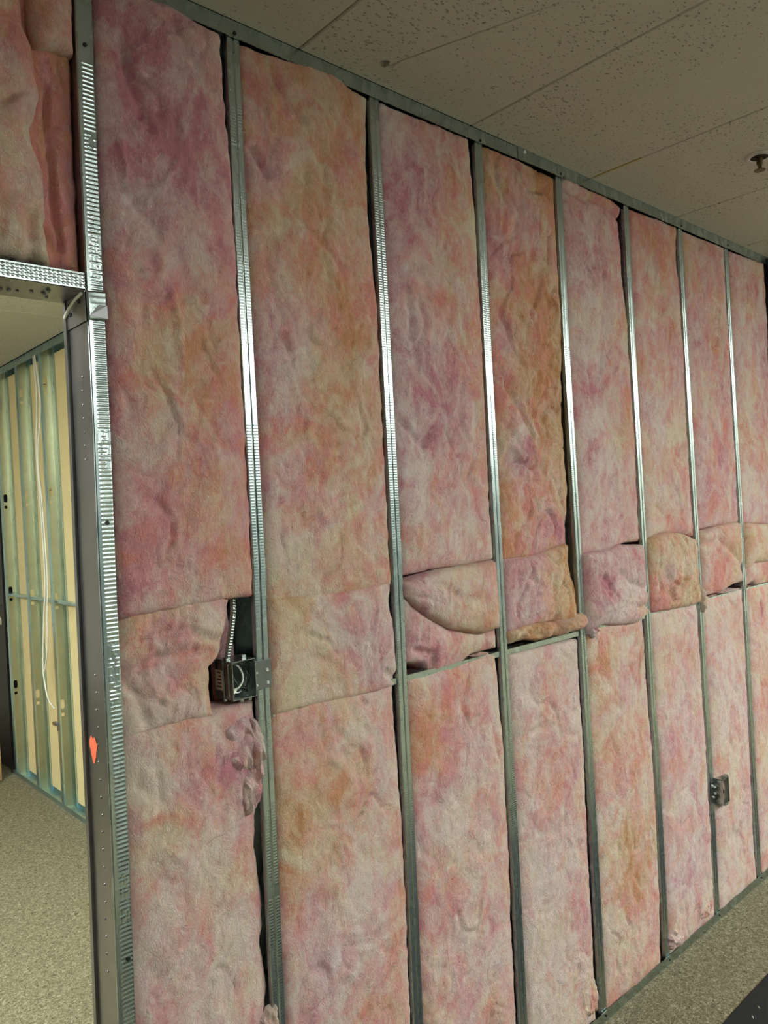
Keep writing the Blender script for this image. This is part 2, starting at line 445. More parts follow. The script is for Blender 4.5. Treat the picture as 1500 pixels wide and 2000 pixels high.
def relief_king(xl, z):
    rib = (0.5+0.5*np.cos(2*np.pi*z/0.0082))**1.5
    inr = ((xl > -0.42) & (xl < 0.90)).astype(float)
    on = (z < 2.56).astype(float)
    h = rib*inr
    for a, b in LETTERS:                             # embossed lettering too worn to read
        m = (z > a) & (z < b)
        row = np.floor(z/0.0075); colm = np.floor((xl+0.42)/0.33)
        hs = np.abs(np.sin(row*12.9898+colm*78.233+a*37.7)*43758.5453) % 1.0
        bar = (z/0.0075-row < 0.55)*(hs > 0.38)
        vert = (np.abs((xl+0.42)/0.33-colm-0.5) < 0.16)*((np.abs(np.sin(np.floor(z/0.022)*7.1+colm*3.3)*999.7) % 1.0) > 0.5)
        h = np.where(m, np.maximum(bar, vert)*inr, h)
    h = h*on*0.0008
    h -= 0.0025*np.clip((np.abs(xl)-0.90)/0.10, 0, 1)**2
    return h

def flange(name, xc, half, z0, z1, y, relief, dz, nx, parent, mat, th=0.0012, base=(0, 0, 0)):
    zs = np.arange(z0, z1+1e-6, dz); xl = np.linspace(-1, 1, nx)
    X, Z = np.meshgrid(xl, zs)
    hh = relief(X, Z)
    V = np.stack([(xc(Z)+X*half).ravel(), (y-hh).ravel(), Z.ravel()], 1)
    nv, nu = len(zs), nx
    # back skin so the sheet has thickness
    Vb = V.copy(); Vb[:, 1] = y+th+np.maximum(0, -hh).ravel()
    n = len(V)
    iu, iv = np.meshgrid(np.arange(nu-1), np.arange(nv-1)); a = (iv*nu+iu).ravel()+n
    Fb = np.stack([a, a+nu, a+nu+1, a+1], 1)
    s = []
    for v in range(nv-1):
        s.append((v*nu, v*nu+nu, n+v*nu+nu, n+v*nu)); q = v*nu+nu-1
        s.append((q, n+q, n+q+nu, q+nu))
    F = np.vstack([Fb, np.array(s)])
    VV = np.vstack([V, Vb])-np.array(base)
    return link_mesh(name, grid_mesh(name, VV, nu, nv, F), mat, parent)

def sheet(name, xc, dx, y0, y1, z0, z1, parent, mat, base, th=0.0012, step=0.15):
    """a sheet in the depth direction following the stud line xc(z)+dx"""
    zs = np.arange(z0, z1+step*0.5, step); zs[-1] = z1
    bm = bmesh.new(); rings = []
    for z in zs:
        x = float(xc(z))+dx
        rings.append([bm.verts.new(Vector((a, b, z))-Vector(base)) for a, b in ((x-th/2, y0), (x+th/2, y0), (x+th/2, y1), (x-th/2, y1))])
    for A, B in zip(rings[:-1], rings[1:]):
        for k in range(4): bm.faces.new((A[k], A[(k+1) % 4], B[(k+1) % 4], B[k]))
    bm.faces.new(rings[0]); bm.faces.new(rings[-1])
    return bm_obj(name, bm, mat, parent)

def screw_on(parent, x, y, z, base, mat='screw', r=0.0042):
    bm = bmesh.new()
    add_cyl(bm, Vector((x, y-0.0008, z))-Vector(base), r, 0.0016, 'y', 12)
    add_cyl(bm, Vector((x, y-0.0019, z))-Vector(base), r*0.55, 0.0012, 'y', 8)
    return bm_obj('screw', bm, M[mat], parent)

TRACK_Z = 2.727
for k, (nm, tab) in enumerate(STUDS):
    xc = stud_x[k]; base = (float(xc(0)), 0.0, 0.001)
    extra = {0: 'carrying the junction box with armored cable', 5: 'holding the small outlet box'}.get(k)
    lab = f'galvanized steel stud, {nm} from the door jamb' + (', ' + extra if extra else '')
    e = empty('metal_stud', base, lab, 'stud', 'wall studs')
    flange('front_flange', xc, FW/2, 0.003, 2.760, 0.0, relief_stud(k+3), 0.00165 if k < 4 else 0.0033, 25 if k < 5 else 17, e, M['steel'], base=base)
    sheet('web', xc, FW/2-0.0015, 0.0015, SD, 0.003, 2.760, e, M['steel'], base)
    sheet('lip', xc, -FW/2+0.001, 0.0024, 0.013, 0.003, 2.760, e, M['steel'], base)
    bf = sheet('back_flange', xc, 0.0, SD-0.0012, SD, 0.003, 2.760, e, M['steel'], base, th=FW)
    sheet('lip', xc, -FW/2+0.001, SD-0.010, SD-0.0012, 0.003, 2.760, e, M['steel'], base)

# king stud at the doorway with jamb web
base = (float(KING_L(0))+KING_W/2, 0.0, 0.001)
kc = lambda z: KING_L(z)+KING_W/2
ke = empty('jamb_stud', base, 'ribbed steel jamb stud standing at the doorway edge', 'stud')
flange('front_flange', kc, KING_W/2, 0.003, 2.762, -0.002, relief_king, 0.00118, 21, ke, M['steel'], base=base)
jw = sheet('web', KING_L, 0.0008, 0.0, 0.106, 0.003, 2.762, ke, M['steel_shaded'], base)
sheet('far_flange', KING_L, 0.012, 0.104, 0.108, 0.003, 2.16, ke, M['steel_shaded'], base, th=0.034)
sheet('rolled_lip', KING_L, -0.0025, 0.094, 0.108, 0.003, 2.13, ke, M['steel_shaded'], base, th=0.006)
sheet('side_sheet', KING_L, KING_W-0.001, 0.0, 0.092, 0.003, 2.762, ke, M['steel'], base)
for x, z in ((0.089, 2.592), (0.083, 1.698), (0.078, 0.881)): screw_on(ke, x, -0.0028, z, base, r=0.0040)
# dimples pressed into the jamb web
bm = bmesh.new(); rr = random.Random(5)
for z in list(np.arange(1.82, 2.0, 0.026))+list(np.arange(0.85, 1.42, 0.033)):
    x = float(KING_L(z))+0.0004
    bmesh.ops.create_uvsphere(bm, u_segments=8, v_segments=6, radius=0.0026,
        matrix=Matrix.Translation(Vector((x, 0.036+0.006*rr.random(), z))-Vector(base)))
d = bm_obj('pressed_dimples', bm, M['steel_shaded'], jw, smooth=True); d['kind'] = 'stuff'
# orange paint smear
bm = bmesh.new(); vs = []
for a in np.linspace(0, 2*np.pi, 26)[:-1]:
    q = 1+0.18*math.sin(3*a)+0.1*math.sin(7*a)
    z = 1.268+0.024*q*math.sin(a); y = 0.064+0.017*q*math.cos(a)
    vs.append(bm.verts.new(Vector((float(KING_L(z))-0.0007, y, z))-Vector(base)))
bm.faces.new(vs); pm = bm_obj('paint_mark', bm, M['orange'], ke); pm['label'] = 'orange paint smear'

# other jamb, out of frame, so the opening is a real doorway
base2 = (-0.905, 0.0, 0.001)
je = empty('jamb_stud', base2, 'steel jamb stud on the painted side of the doorway', 'stud')
kx2 = lambda z: -0.905+0*z
flange('front_flange', kx2, KING_W/2, 0.003, 2.762, -0.002, relief_king, 0.004, 9, je, M['steel'], base=base2)
sheet('web', kx2, KING_W/2-0.001, 0.0, 0.106, 0.003, 2.762, je, M['steel_shaded'], base2)
sheet('far_flange', kx2, 0.0, 0.104, 0.108, 0.003, 2.762, je, M['steel_shaded'], base2, th=KING_W)

# door header track
hb = (-0.41, 0.0, 2.131)
he = empty('door_header', hb, 'dimpled steel header track across the top of the doorway', 'door header')
xs = np.arange(-0.888, 0.0661, 0.0013); zs = np.linspace(2.131, 2.162, 25)
X, Z = np.meshgrid(xs, zs)
hh = 0.0013*(0.5+0.5*np.sin(2*np.pi*X/0.0078))*(0.5+0.5*np.sin(2*np.pi*(Z-2.131)/0.0058))*((Z > 2.135) & (Z < 2.1585))
V = np.stack([X.ravel(), (-0.003-hh).ravel(), Z.ravel()], 1)-np.array(hb)
link_mesh('front_leg', grid_mesh('front_leg', V, len(xs), len(zs)), M['steel'], he)
bm = bmesh.new()   # web seen from below, with a ragged far edge
n = 60; rr = random.Random(8); prev = None
for i in range(n+1):
    x = -0.888+i*(0.066+0.888)/n
    f = 0.107+0.0022*rr.random()+(0.002 if rr.random() < 0.2 else 0)
    row = [bm.verts.new(Vector(p)-Vector(hb)) for p in ((x, -0.003, 2.131), (x, 0.05, 2.1315+0.0006*rr.random()), (x, f, 2.131), (x, f, 2.1325), (x, -0.003, 2.1325))]
    if prev:
        for k in range(5): bm.faces.new((prev[k], prev[(k+1) % 5], row[(k+1) % 5], row[k]))
    prev = row
bm_obj('web', bm, M['steel_shaded'], he)
box('back_leg', -0.888-hb[0], 0.066-hb[0], 0.1045, 0.1057, 0.001, 0.031, M['steel'], he)
bm = bmesh.new(); rr = random.Random(2)
for i in range(16):
    bmesh.ops.create_uvsphere(bm, u_segments=8, v_segments=6, radius=0.003+0.0015*rr.random(),
        matrix=Matrix.Translation(Vector((-0.35+rr.random()*0.38, 0.03+0.05*rr.random(), 2.1305))-Vector(hb)))
bo_ = bm_obj('burrs', bm, M['steel_shaded'], he, smooth=True); bo_['kind'] = 'stuff'
# bent end tab wrapped over the jamb stud
bm = bmesh.new()
def quad(bm, pts, base, th=0.0):
    return bm.faces.new([bm.verts.new(Vector(p)-Vector(base)) for p in pts])
V8 = [(0.066, -0.0045, 2.130), (0.104, -0.0040, 2.132), (0.1035, -0.0045, 2.079), (0.0672, -0.0045, 2.076)]
zz = np.linspace(0, 1, 15)
rows = []
for t in zz:
    l = Vector(V8[0]).lerp(Vector(V8[3]), t); r_ = Vector(V8[1]).lerp(Vector(V8[2]), t)
    rows.append([bm.verts.new(l.lerp(r_, s)+Vector((0, -0.0022*math.sin(math.pi*t)*(1-s)-0.0010*(0.5+0.5*math.sin(t*30))*(s > 0.3), 0))-Vector(hb)) for s in (0, 0.15, 0.32, 0.5, 0.7, 0.9, 1)])
for A, B in zip(rows[:-1], rows[1:]):
    for k in range(6): bm.faces.new((A[k], A[k+1], B[k+1], B[k]))
tabo = bm_obj('bent_tab', bm, M['steel'], he, smooth=True); tabo['label'] = 'shiny bent tab folded over the jamb stud'
md = tabo.modifiers.new('thickness', 'SOLIDIFY'); md.thickness = 0.001
bm = bmesh.new()
quad(bm, [(0.069, -0.0072, 2.083), (0.104, -0.0065, 2.081), (0.104, -0.0062, 2.106), (0.088, -0.0090, 2.105)], hb)
fo = bm_obj('folded_corner', bm, M['steel_shaded'], he)
md = fo.modifiers.new('thickness', 'SOLIDIFY'); md.thickness = 0.0012
bm = bmesh.new()   # inner end tab down the jamb web, below the header
add_box(bm, 0.0650-hb[0], 0.0664-hb[0], 0.002, 0.104, -0.056, 0.0)
bm_obj('inner_tab', bm, M['steel_shaded'], he)
for y, z in ((0.078, -0.012), (0.030, -0.014), (0.074, -0.030)):
    cyl('screw', (0.0642-hb[0], y, z), 0.0042, 0.002, M['screw'], he, 'x', 10)
ww = tube('wire_stub', [(0.062, 0.098, 2.100), (0.0595, 0.070, 2.109), (0.0595, 0.035, 2.120), (0.062, 0.008, 2.127)], 0.0032, M['whitewire'], None)
tag(ww, 'short white wire stub poking out at the doorway header corner', 'wire')

# top and bottom tracks
def track_top(x0, x1, yf, label):
    b = ((x0+x1)/2, 0.045, H-0.003)
    e = empty('top_track', b, label, 'track')
    bm = bmesh.new()
    n = int((x1-x0)/0.05); rr = random.Random(int(x1*100)); prev = None
    for i in range(n+1):
        x = x0+(x1-x0)*i/n
        zb = TRACK_Z-0.0004
        row = [bm.verts.new(Vector(p)-Vector(b)) for p in ((x, yf, H-0.001), (x, yf-0.0006, zb+0.004), (x, yf-0.0020, zb), (x, yf-0.0006, zb), (x, yf+0.0012, zb+0.004), (x, yf+0.0012, H-0.001))]
        if prev:
            for k in range(6): bm.faces.new((prev[k], prev[(k+1) % 6], row[(k+1) % 6], row[k]))
        else: bm.faces.new(row)
        prev = row
    bm.faces.new(prev)
    bm_obj('front_leg', bm, M['steel'], e)
    box('web', x0-b[0], x1-b[0], yf-b[1], 0.0965-b[1], 0.0006, 0.0022, M['steel'], e)
    box('back_leg', x0-b[0], x1-b[0], 0.0952-b[1], 0.0965-b[1], TRACK_Z-b[2], 0.001, M['steel'], e)
    return e, b
t1, b1 = track_top(-0.92, 1.425, -0.0028, 'galvanized steel ceiling track above the door end of the wall')
t2, b2 = track_top(1.400, 3.262, -0.0046, 'galvanized steel ceiling track ending at the dark post')
for x, z in ((0.419, 2.737), (1.226, 2.734)): screw_on(t1, x, -0.0032, z, b1, r=0.0040)
for x, z in ((1.617, 2.737), (1.634, 2.729), (2.423, 2.738), (2.836, 2.742)): screw_on(t2, x, -0.0050, z, b2, r=0.0042)
screw_on(t2, 1.433, -0.0050, 2.757, b2, 'zinc', 0.0055)
def track_bottom():
    x0, x1 = 0.052, 3.285; b = ((x0+x1)/2, 0.045, 0.0)
    e = empty('floor_track', b, 'galvanized steel floor track along the carpet under the batts', 'track')
    bm = bmesh.new(); prev = None; n = 60; rr = random.Random(11)
    for i in range(n+1):
        x = x0+(x1-x0)*i/n; d = 0.00015*math.sin(i*0.7); zt = 0.034+0.0006*math.sin(i*1.3)
        row = [bm.verts.new(Vector(p)-Vector(b)) for p in ((x, -0.0035-d, 0.0008), (x, -0.0035-d, zt-0.004), (x, -0.0048-d, zt), (x, -0.0036-d, zt), (x, -0.0020, zt-0.004), (x, -0.0020, 0.0008))]
        if prev:
            for k in range(6): bm.faces.new((prev[k], prev[(k+1) % 6], row[(k+1) % 6], row[k]))
        else: bm.faces.new(row)
        prev = row
    bm.faces.new(prev)
    bm_obj('front_leg', bm, M['steel'], e)
    box('web', x0-b[0], x1-b[0], -0.003-b[1], 0.0965-b[1], 0.0006, 0.0018, M['steel'], e)
    box('back_leg', x0-b[0], x1-b[0], 0.0952-b[1], 0.0965-b[1], 0.0008, 0.034, M['steel'], e)
    for k, f in enumerate(stud_x): screw_on(e, float(f(0))+0.002, -0.0045, 0.018, b, r=0.0036)
track_bottom()

# bridging channel through the studs at mid height
bb = (1.68, 0.040, 1.260)
be = empty('bridging_channel', bb, 'horizontal steel bridging channel threaded through the studs behind the batts', 'channel')
box('flange', 0.43-bb[0], 3.26-bb[0], 0.0055-bb[1], 0.042-bb[1], 0.010, 0.0115, M['steel'], be)
box('web', 0.43-bb[0], 3.26-bb[0], 0.0040-bb[1], 0.0055-bb[1], -0.004, 0.0115, M['steel'], be)
box('flange', 0.43-bb[0], 3.26-bb[0], 0.0055-bb[1], 0.042-bb[1], -0.004, -0.0025, M['steel'], be)

# dark post where the framing ends
pe = empty('end_post', (3.31, 0.02, 0), 'dark bronze post where the insulated framing ends', 'post')
box('shaft', -0.045, 0.045, -0.07, 0.10, 0.0, H-0.002, M['bronze'], pe, 0.004)
box('base_plate', -0.05, 0.06, -0.08, 0.11, 0.0, 0.012, M['bronze'], pe, 0.002)

# ------------------------------------------------------------------ fiberglass batts
def batt(label, group, xl, xr, top, bot, seed, yoff=0.005, bulge=0.015, amp=1.0, res=0.0055,
         rnd=0.012, creases=(), blobs=(), rough=(), hue=0.35, pale=0.35, jag=0.004, yback=0.088, name='insulation_batt', huegrad=0.0, wrinkle=0.0, fib=1500):
    txs, tzs = zip(*top); bxs, bzs = zip(*bot)
    zm = (np.mean(tzs)+np.mean(bzs))/2; hgt = np.mean(tzs)-np.mean(bzs); wid = float(xr(zm)-xl(zm))
    nu = max(8, int(wid/res)); nv = max(8, int(hgt/res))
    u = np.linspace(0, 1, nu); v = np.linspace(0, 1, nv)
    # finer spacing toward the edges keeps the roll-over smooth
    U, V_ = np.meshgrid(u, v)
    X = xl(zm)+U*(xr(zm)-xl(zm))
    for _ in range(3):
        zt = np.interp(X, txs, tzs); zb = np.interp(X, bxs, bzs)
        Z = zb+V_*(zt-zb); X = xl(Z)+U*(xr(Z)-xl(Z))
    W_ = xr(Z)-xl(Z); Ht = zt-zb
    s = seed*7.31
    dl = U*W_; dr = (1-U)*W_; db = V_*Ht; dt = (1-V_)*Ht
    # ragged outline
    ex = fbm(Z*28+s, Z*0+s, seed+1, 3); ex2 = fbm(Z*28+s+50, Z*0+s, seed+2, 3)
    X = X+jag*ex*np.exp(-dl/0.02)+jag*1.6*ex2*np.exp(-dr/0.02)
    ez = fbm(X*30+s, X*0+s, seed+3, 3); ez2 = fbm(X*30+s+50, X*0+s, seed+4, 3)
    Z = Z+jag*ez*np.exp(-db/0.015)+jag*ez2*np.exp(-dt/0.015)
    d = np.minimum(np.minimum(dl, dr*0.8), np.minimum(db*1.3, dt*1.6))
    ramp_ = 1-np.exp(-d/0.022)
    wx = fbm(X*7+s, Z*7-s, seed+5, 2)*0.05; wz = fbm(X*7-s, Z*7+s, seed+6, 2)*0.05
    xx = X+wx; zz = Z+wz
    n_big = fbm(xx*4.2+s, zz*3.2+s, seed+7, 2)
    n_mid = fbm(xx*17+s, zz*13+s, seed+8, 3)
    n_fin = fbm(xx*62+s, zz*48+s, seed+9, 2)
    cr = 1-np.abs(perlin(xx*9+s, zz*6+s, seed+10)); cr = np.clip((cr-0.86)/0.14, 0, 1)**2
    sel = np.clip(fbm(X*5+s, Z*5, seed+11, 2)*2.2+0.25+wrinkle, 0, 1.3)
    y = yoff-bulge*(1-np.exp(-d/0.03))+rnd*np.exp(-d/0.006)
    y = y-amp*ramp_*(0.011*n_big+0.0078*n_mid+0.0040*n_fin)+amp*0.0095*cr*sel*ramp_
    if wrinkle:
        ww_ = fbm((xx+0.35*zz)*26+s, (zz-0.2*xx)*15+s, seed+21, 3); y = y-wrinkle*0.010*ramp_*(np.abs(ww_)-0.25)
    for pts, depth, wdt in creases:
        y = y+depth*np.exp(-(seg_dist(X+0.3*wx, Z+0.3*wz, pts)/wdt)**2)
    for cx, cz, r, k in rough:
        g = np.exp(-(((X-cx)**2+(Z-cz)**2)/r**2))
        rn = fbm(xx*26+s, zz*18+s, seed+15, 3); rn2 = 1-2*np.abs(perlin(xx*16+s, zz*11+s, seed+16))
        y = y-k*g*(rn*0.9+rn2*0.55)
    y = np.clip(y, -0.075, yback-0.002)
    hu = hue+huegrad*(U-0.5)+0.34*fbm(X*3.4+s, Z*2.6-s, seed+17, 2)+0.22*fbm(xx*9+s, zz*9, seed+18, 2)
    pa = pale+0.07+0.5*fbm(X*4.0-s, Z*3.0+s, seed+19, 2)+0.16*fbm(xx*10, zz*10+s, seed+20, 2)
    for cx, cz, r, dh, dp in blobs:
        g = np.exp(-(((X-cx)**2+(Z-cz)**2*0.7)/r**2)); hu = hu+dh*g; pa = pa+dp*g
    G = np.stack([X, y, Z], 2).reshape(-1, 3)
    # sides back to the cavity
    idx = np.arange(nu*nv).reshape(nv, nu)
    loop = np.concatenate([idx[0, :], idx[1:, -1], idx[-1, -2::-1], idx[-2:0:-1, 0]])
    side = G[loop].copy(); side[:, 1] = yback
    n = len(G); m = len(loop); k = np.arange(m); k2 = (k+1) % m
    F = np.stack([loop[k], n+k, n+k2, loop[k2]], 1)
    base = np.array([float(np.mean(bxs)), 0.045, float(np.min(bzs))])
    VV = np.vstack([G, side])-base
    A = {'hue': np.concatenate([hu.ravel(), hu.ravel()[loop]]), 'pale': np.concatenate([pa.ravel(), pa.ravel()[loop]-0.2])}
    me = grid_mesh(name, VV, nu, nv, F, True, A)
    o = link_mesh(name, me, M['wool'], None, tuple(base))
    tag(o, label, 'insulation', group)
    # loose glass fibres lying on the face
    r_ = np.random.default_rng(seed+500); nf = int(wid*hgt*fib)
    if nf:
        k = 7; Yg = y; VV = []; FF = []
        ci = r_.integers(2, nu-2, nf); cj = r_.integers(2, nv-2, nf)
        px_, pz_ = X[cj, ci], Z[cj, ci]; ang = r_.uniform(0, 2*np.pi, nf); curl = r_.normal(0, 0.55, nf); ln = r_.uniform(0.012, 0.045, nf)
        P = np.zeros((nf, k, 3)); P[:, 0, 0] = px_; P[:, 0, 2] = pz_
        for j in range(1, k):
            ang = ang+curl*(1+0.6*r_.normal(size=nf))*0.5
            P[:, j, 0] = P[:, j-1, 0]+np.cos(ang)*ln/k; P[:, j, 2] = P[:, j-1, 2]+np.sin(ang)*ln/k
        U2 = (P[:, :, 0]-xl(P[:, :, 2]))/(xr(P[:, :, 2])-xl(P[:, :, 2]))
        zt2 = np.interp(P[:, :, 0], txs, tzs); zb2 = np.interp(P[:, :, 0], bxs, bzs)
        V2 = (P[:, :, 2]-zb2)/(zt2-zb2)
        ok = ((U2 > 0.01) & (U2 < 0.99) & (V2 > 0.01) & (V2 < 0.99)).all(1)
        P = P[ok]; U2 = U2[ok]; V2 = V2[ok]; nf = len(P)
        if nf:
            ii = np.clip((U2*(nu-1)).round().astype(int), 0, nu-1); jj = np.clip((V2*(nv-1)).round().astype(int), 0, nv-1)
            arch = np.sin(np.linspace(0, np.pi, k))[None, :]*r_.uniform(0.0006, 0.0035, nf)[:, None]
            P[:, :, 1] = Yg[jj, ii]-0.0003-arch
            rad = r_.uniform(0.00018, 0.00042, nf)
            tri = np.array([(1, 0, 0), (-0.5, -0.87, 0.0), (-0.2, 0.3, 1.0)])
            R_ = P[:, :, None, :]+tri[None, None]*rad[:, None, None, None]
            VV = R_.reshape(-1, 3)-base
            b0 = (np.arange(nf)*k*3)[:, None, None]+(np.arange(k-1)*3)[None, :, None]+np.arange(3)[None, None, :]
            b1 = (np.arange(nf)*k*3)[:, None, None]+(np.arange(k-1)*3)[None, :, None]+((np.arange(3)+1) % 3)[None, None, :]
            FF = np.stack([b0, b1, b1+3, b0+3], 3).reshape(-1, 4)
            fm = grid_mesh('loose_fibres', VV, 1, 1, FF, True)
            fo_ = link_mesh('loose_fibres', fm, M['fibre'], o); fo_['kind'] = 'stuff'
    return o

HALF = FW/2
EDGE_L = [lambda z: KING_L(z)+KING_W+0.001] + [(lambda f: (lambda z: f(z)+HALF+0.001))(f) for f in stud_x]
def EDGE_R(k, gap=None):
    f = stud_x[k] if k < len(stud_x) else (lambda z: END_X(z)-0.0)
    g = interp(gap) if gap else (lambda z: 0.0045+0*z)
    return lambda z: f(z)-HALF-g(z)+0.005
ORD = ['the door jamb', 'the first', 'the second', 'the third', 'the fourth', 'the fifth', 'the sixth', 'the seventh']
def between(k):
    if k == 0: return 'between jamb and first stud'
    if k == 7: return 'between seventh stud and dark post'
    return f'between {ORD[k][4:]} and {ORD[k+1][4:]} studs from jamb'
GU, GF, GL = 'upper insulation batts', 'middle filler pieces of insulation', 'lower insulation batts'
TOPZ = 2.722

UP = {
 0: dict(top=[(0.1, 2.726), (0.16, 2.730), (0.268, 2.738), (0.33, 2.728), (0.40, 2.722)], bot=[(0.09, 1.512), (0.232, 1.520), (0.40, 1.525)],
         look='tall mauve-pink upper batt with a V-shaped crease', hue=0.22, pale=0.25, yoff=-0.004,
         gap=[(1.5, 0.004), (2.45, 0.004), (2.58, 0.014), (2.72, 0.018)], huegrad=0.15,
         creases=[([(0.150, 2.33), (0.215, 2.355), (0.262, 2.415)], -0.007, 0.005), ([(0.145, 2.42), (0.150, 2.335)], -0.006, 0.005),
                  ([(0.158, 2.62), (0.172, 2.54), (0.20, 2.46)], 0.012, 0.010), ([(0.26, 2.70), (0.30, 2.63), (0.36, 2.60)], 0.012, 0.012),
                  ([(0.235, 2.15), (0.248, 2.03)], -0.007, 0.006), ([(0.16, 2.31), (0.20, 2.27)], 0.010, 0.016)],
         blobs=[(0.25, 2.45, 0.22, -0.22, 0.0), (0.24, 2.05, 0.12, 0.35, -0.1), (0.30, 1.95, 0.16, 0.3, 0.0), (0.22, 1.72, 0.12, 0.25, -0.15), (0.2, 2.28, 0.10, -0.2, 0.25)]),
 1: dict(top=[(0.43, 2.728), (0.50, 2.730), (0.57, 2.738), (0.616, 2.745), (0.692, 2.748), (0.754, 2.730), (0.81, 2.726)],
         bot=[(0.42, 1.500), (0.536, 1.498), (0.672, 1.494), (0.81, 1.502)], look='tall brownish-peach upper batt', hue=0.62, pale=0.30, yoff=0.004,
         gap=[(1.5, 0.004), (2.2, 0.004), (2.4, 0.018), (2.6, 0.014), (2.72, 0.004)],
         creases=[([(0.455, 2.50), (0.475, 2.45)], 0.016, 0.010), ([(0.50, 2.68), (0.53, 2.66)], 0.008, 0.010)],
         blobs=[(0.47, 2.46, 0.06, -0.5, -0.1), (0.46, 2.05, 0.12, -0.4, 0.0), (0.72, 2.35, 0.10, 0.0, 0.55), (0.50, 1.75, 0.13, -0.45, 0.0), (0.64, 2.22, 0.12, 0.15, -0.2),
                (0.58, 2.02, 0.06, 0.1, 0.5), (0.62, 1.95, 0.08, 0.25, -0.3), (0.68, 1.62, 0.14, -0.05, 0.3), (0.46, 1.55, 0.1, 0.1, 0.3)]),
 2: dict(top=[(0.83, 2.730), (0.92, 2.730), (1.05, 2.732), (1.21, 2.732)], bot=[(0.83, 1.522), (0.976, 1.530), (1.056, 1.528), (1.21, 1.534)],
         look='tall upper batt, mauve to peach,', hue=0.30, pale=0.40, huegrad=0.45,
         gap=[(1.5, 0.005), (2.3, 0.003), (2.5, 0.005), (2.72, 0.020)],
         creases=[([(0.86, 1.92), (0.92, 1.86), (0.97, 1.90)], 0.012, 0.010), ([(0.90, 2.25), (0.92, 2.05)], 0.008, 0.012)],
         blobs=[(0.90, 2.5, 0.12, -0.3, -0.1), (0.95, 1.95, 0.12, -0.35, -0.1), (1.12, 2.4, 0.14, 0.25, 0.1), (1.05, 1.66, 0.12, -0.1, 0.35), (0.88, 1.6, 0.06, 0.4, -0.2)]),
 3: dict(top=[(1.24, 2.732), (1.40, 2.733), (1.61, 2.722)], bot=[(1.23, 1.528), (1.376, 1.526), (1.50, 1.545), (1.62, 1.560)],
         look='wrinkled orange-brown upper batt', hue=0.74, pale=0.16, wrinkle=1.0, amp=1.35,
         gap=[(1.5, 0.045), (1.62, 0.040), (1.72, 0.020), (1.95, 0.026), (2.08, 0.016), (2.14, 0.004), (2.72, 0.004)],
         creases=[([(1.27, 2.08), (1.33, 2.0), (1.39, 1.90)], 0.016, 0.012), ([(1.25, 2.22), (1.36, 2.16), (1.48, 2.17)], 0.010, 0.012),
                  ([(1.30, 2.62), (1.42, 2.55)], 0.010, 0.014)],
         blobs=[(1.33, 1.82, 0.08, -0.9, 0.1), (1.33, 1.95, 0.06, -0.5, 0.1), (1.45, 1.60, 0.13, -0.5, 0.25), (1.27, 2.42, 0.07, -0.45, 0.0), (1.30, 2.18, 0.06, -0.5, 0.1), (1.43, 2.55, 0.14, -0.2, 0.05),
                (1.50, 2.68, 0.06, 0.35, -0.3), (1.56, 2.2, 0.12, 0.25, -0.1), (1.56, 1.9, 0.15, 0.3, 0.1), (1.52, 1.60, 0.03, -0.5, -0.6)],
         rough=[(1.33, 1.84, 0.09, 0.016)]),
 4: dict(top=[(1.64, 2.748), (1.72, 2.742), (1.80, 2.735), (1.90, 2.738), (2.02, 2.716)], bot=[(1.63, 1.515), (1.80, 1.514), (1.917, 1.532), (2.03, 1.534)],
         look='pale pink upper batt with a curled top edge', hue=0.26, pale=0.52, huegrad=0.15,
         gap=[(1.5, 0.006), (2.3, 0.005), (2.5, 0.030), (2.66, 0.035), (2.72, 0.006)],
         creases=[([(1.65, 2.70), (1.75, 2.685), (1.88, 2.70), (1.97, 2.67)], 0.016, 0.010)],
         blobs=[(1.85, 2.73, 0.12, 0.35, -0.3), (1.95, 2.3, 0.1, 0.3, 0.0), (1.75, 2.5, 0.1, -0.2, 0.0), (1.9, 1.9, 0.1, 0.3, 0.1)]),
 5: dict(top=[(2.04, 2.728), (2.2, 2.732), (2.42, 2.736)], bot=[(2.04, 1.530), (2.151, 1.548), (2.307, 1.540), (2.42, 1.522)],
         look='pale salmon upper batt', hue=0.40, pale=0.50, gap=[(1.5, 0.006), (2.5, 0.006), (2.6, 0.020), (2.72, 0.006)], blobs=[(2.2, 2.62, 0.15, 0.15, -0.25), (2.3, 1.9, 0.15, 0.1, 0.1)]),
 6: dict(top=[(2.45, 2.730), (2.82, 2.732)], bot=[(2.45, 1.545), (2.613, 1.552), (2.84, 1.556)],
         look='dusty rose upper batt', hue=0.34, pale=0.48, blobs=[(2.6, 2.6, 0.2, 0.1, -0.2)]),
 7: dict(top=[(2.86, 2.728), (3.25, 2.744)], bot=[(2.86, 1.550), (3.25, 1.525)],
         look='upper batt', hue=0.36, pale=0.46, blobs=[(3.15, 2.3, 0.12, -0.3, 0.0)], creases=[([(3.10, 2.67), (3.15, 2.63)], 0.012, 0.010)]),
}
for k, p in UP.items():
    gap = p.pop('gap', None); look = p.pop('look')
    batt(f'{look} {between(k)}', GU, EDGE_L[k], EDGE_R(k, gap), p.pop('top'), p.pop('bot'), 20+k,
         res=0.0055 if k < 4 else 0.007, **p)

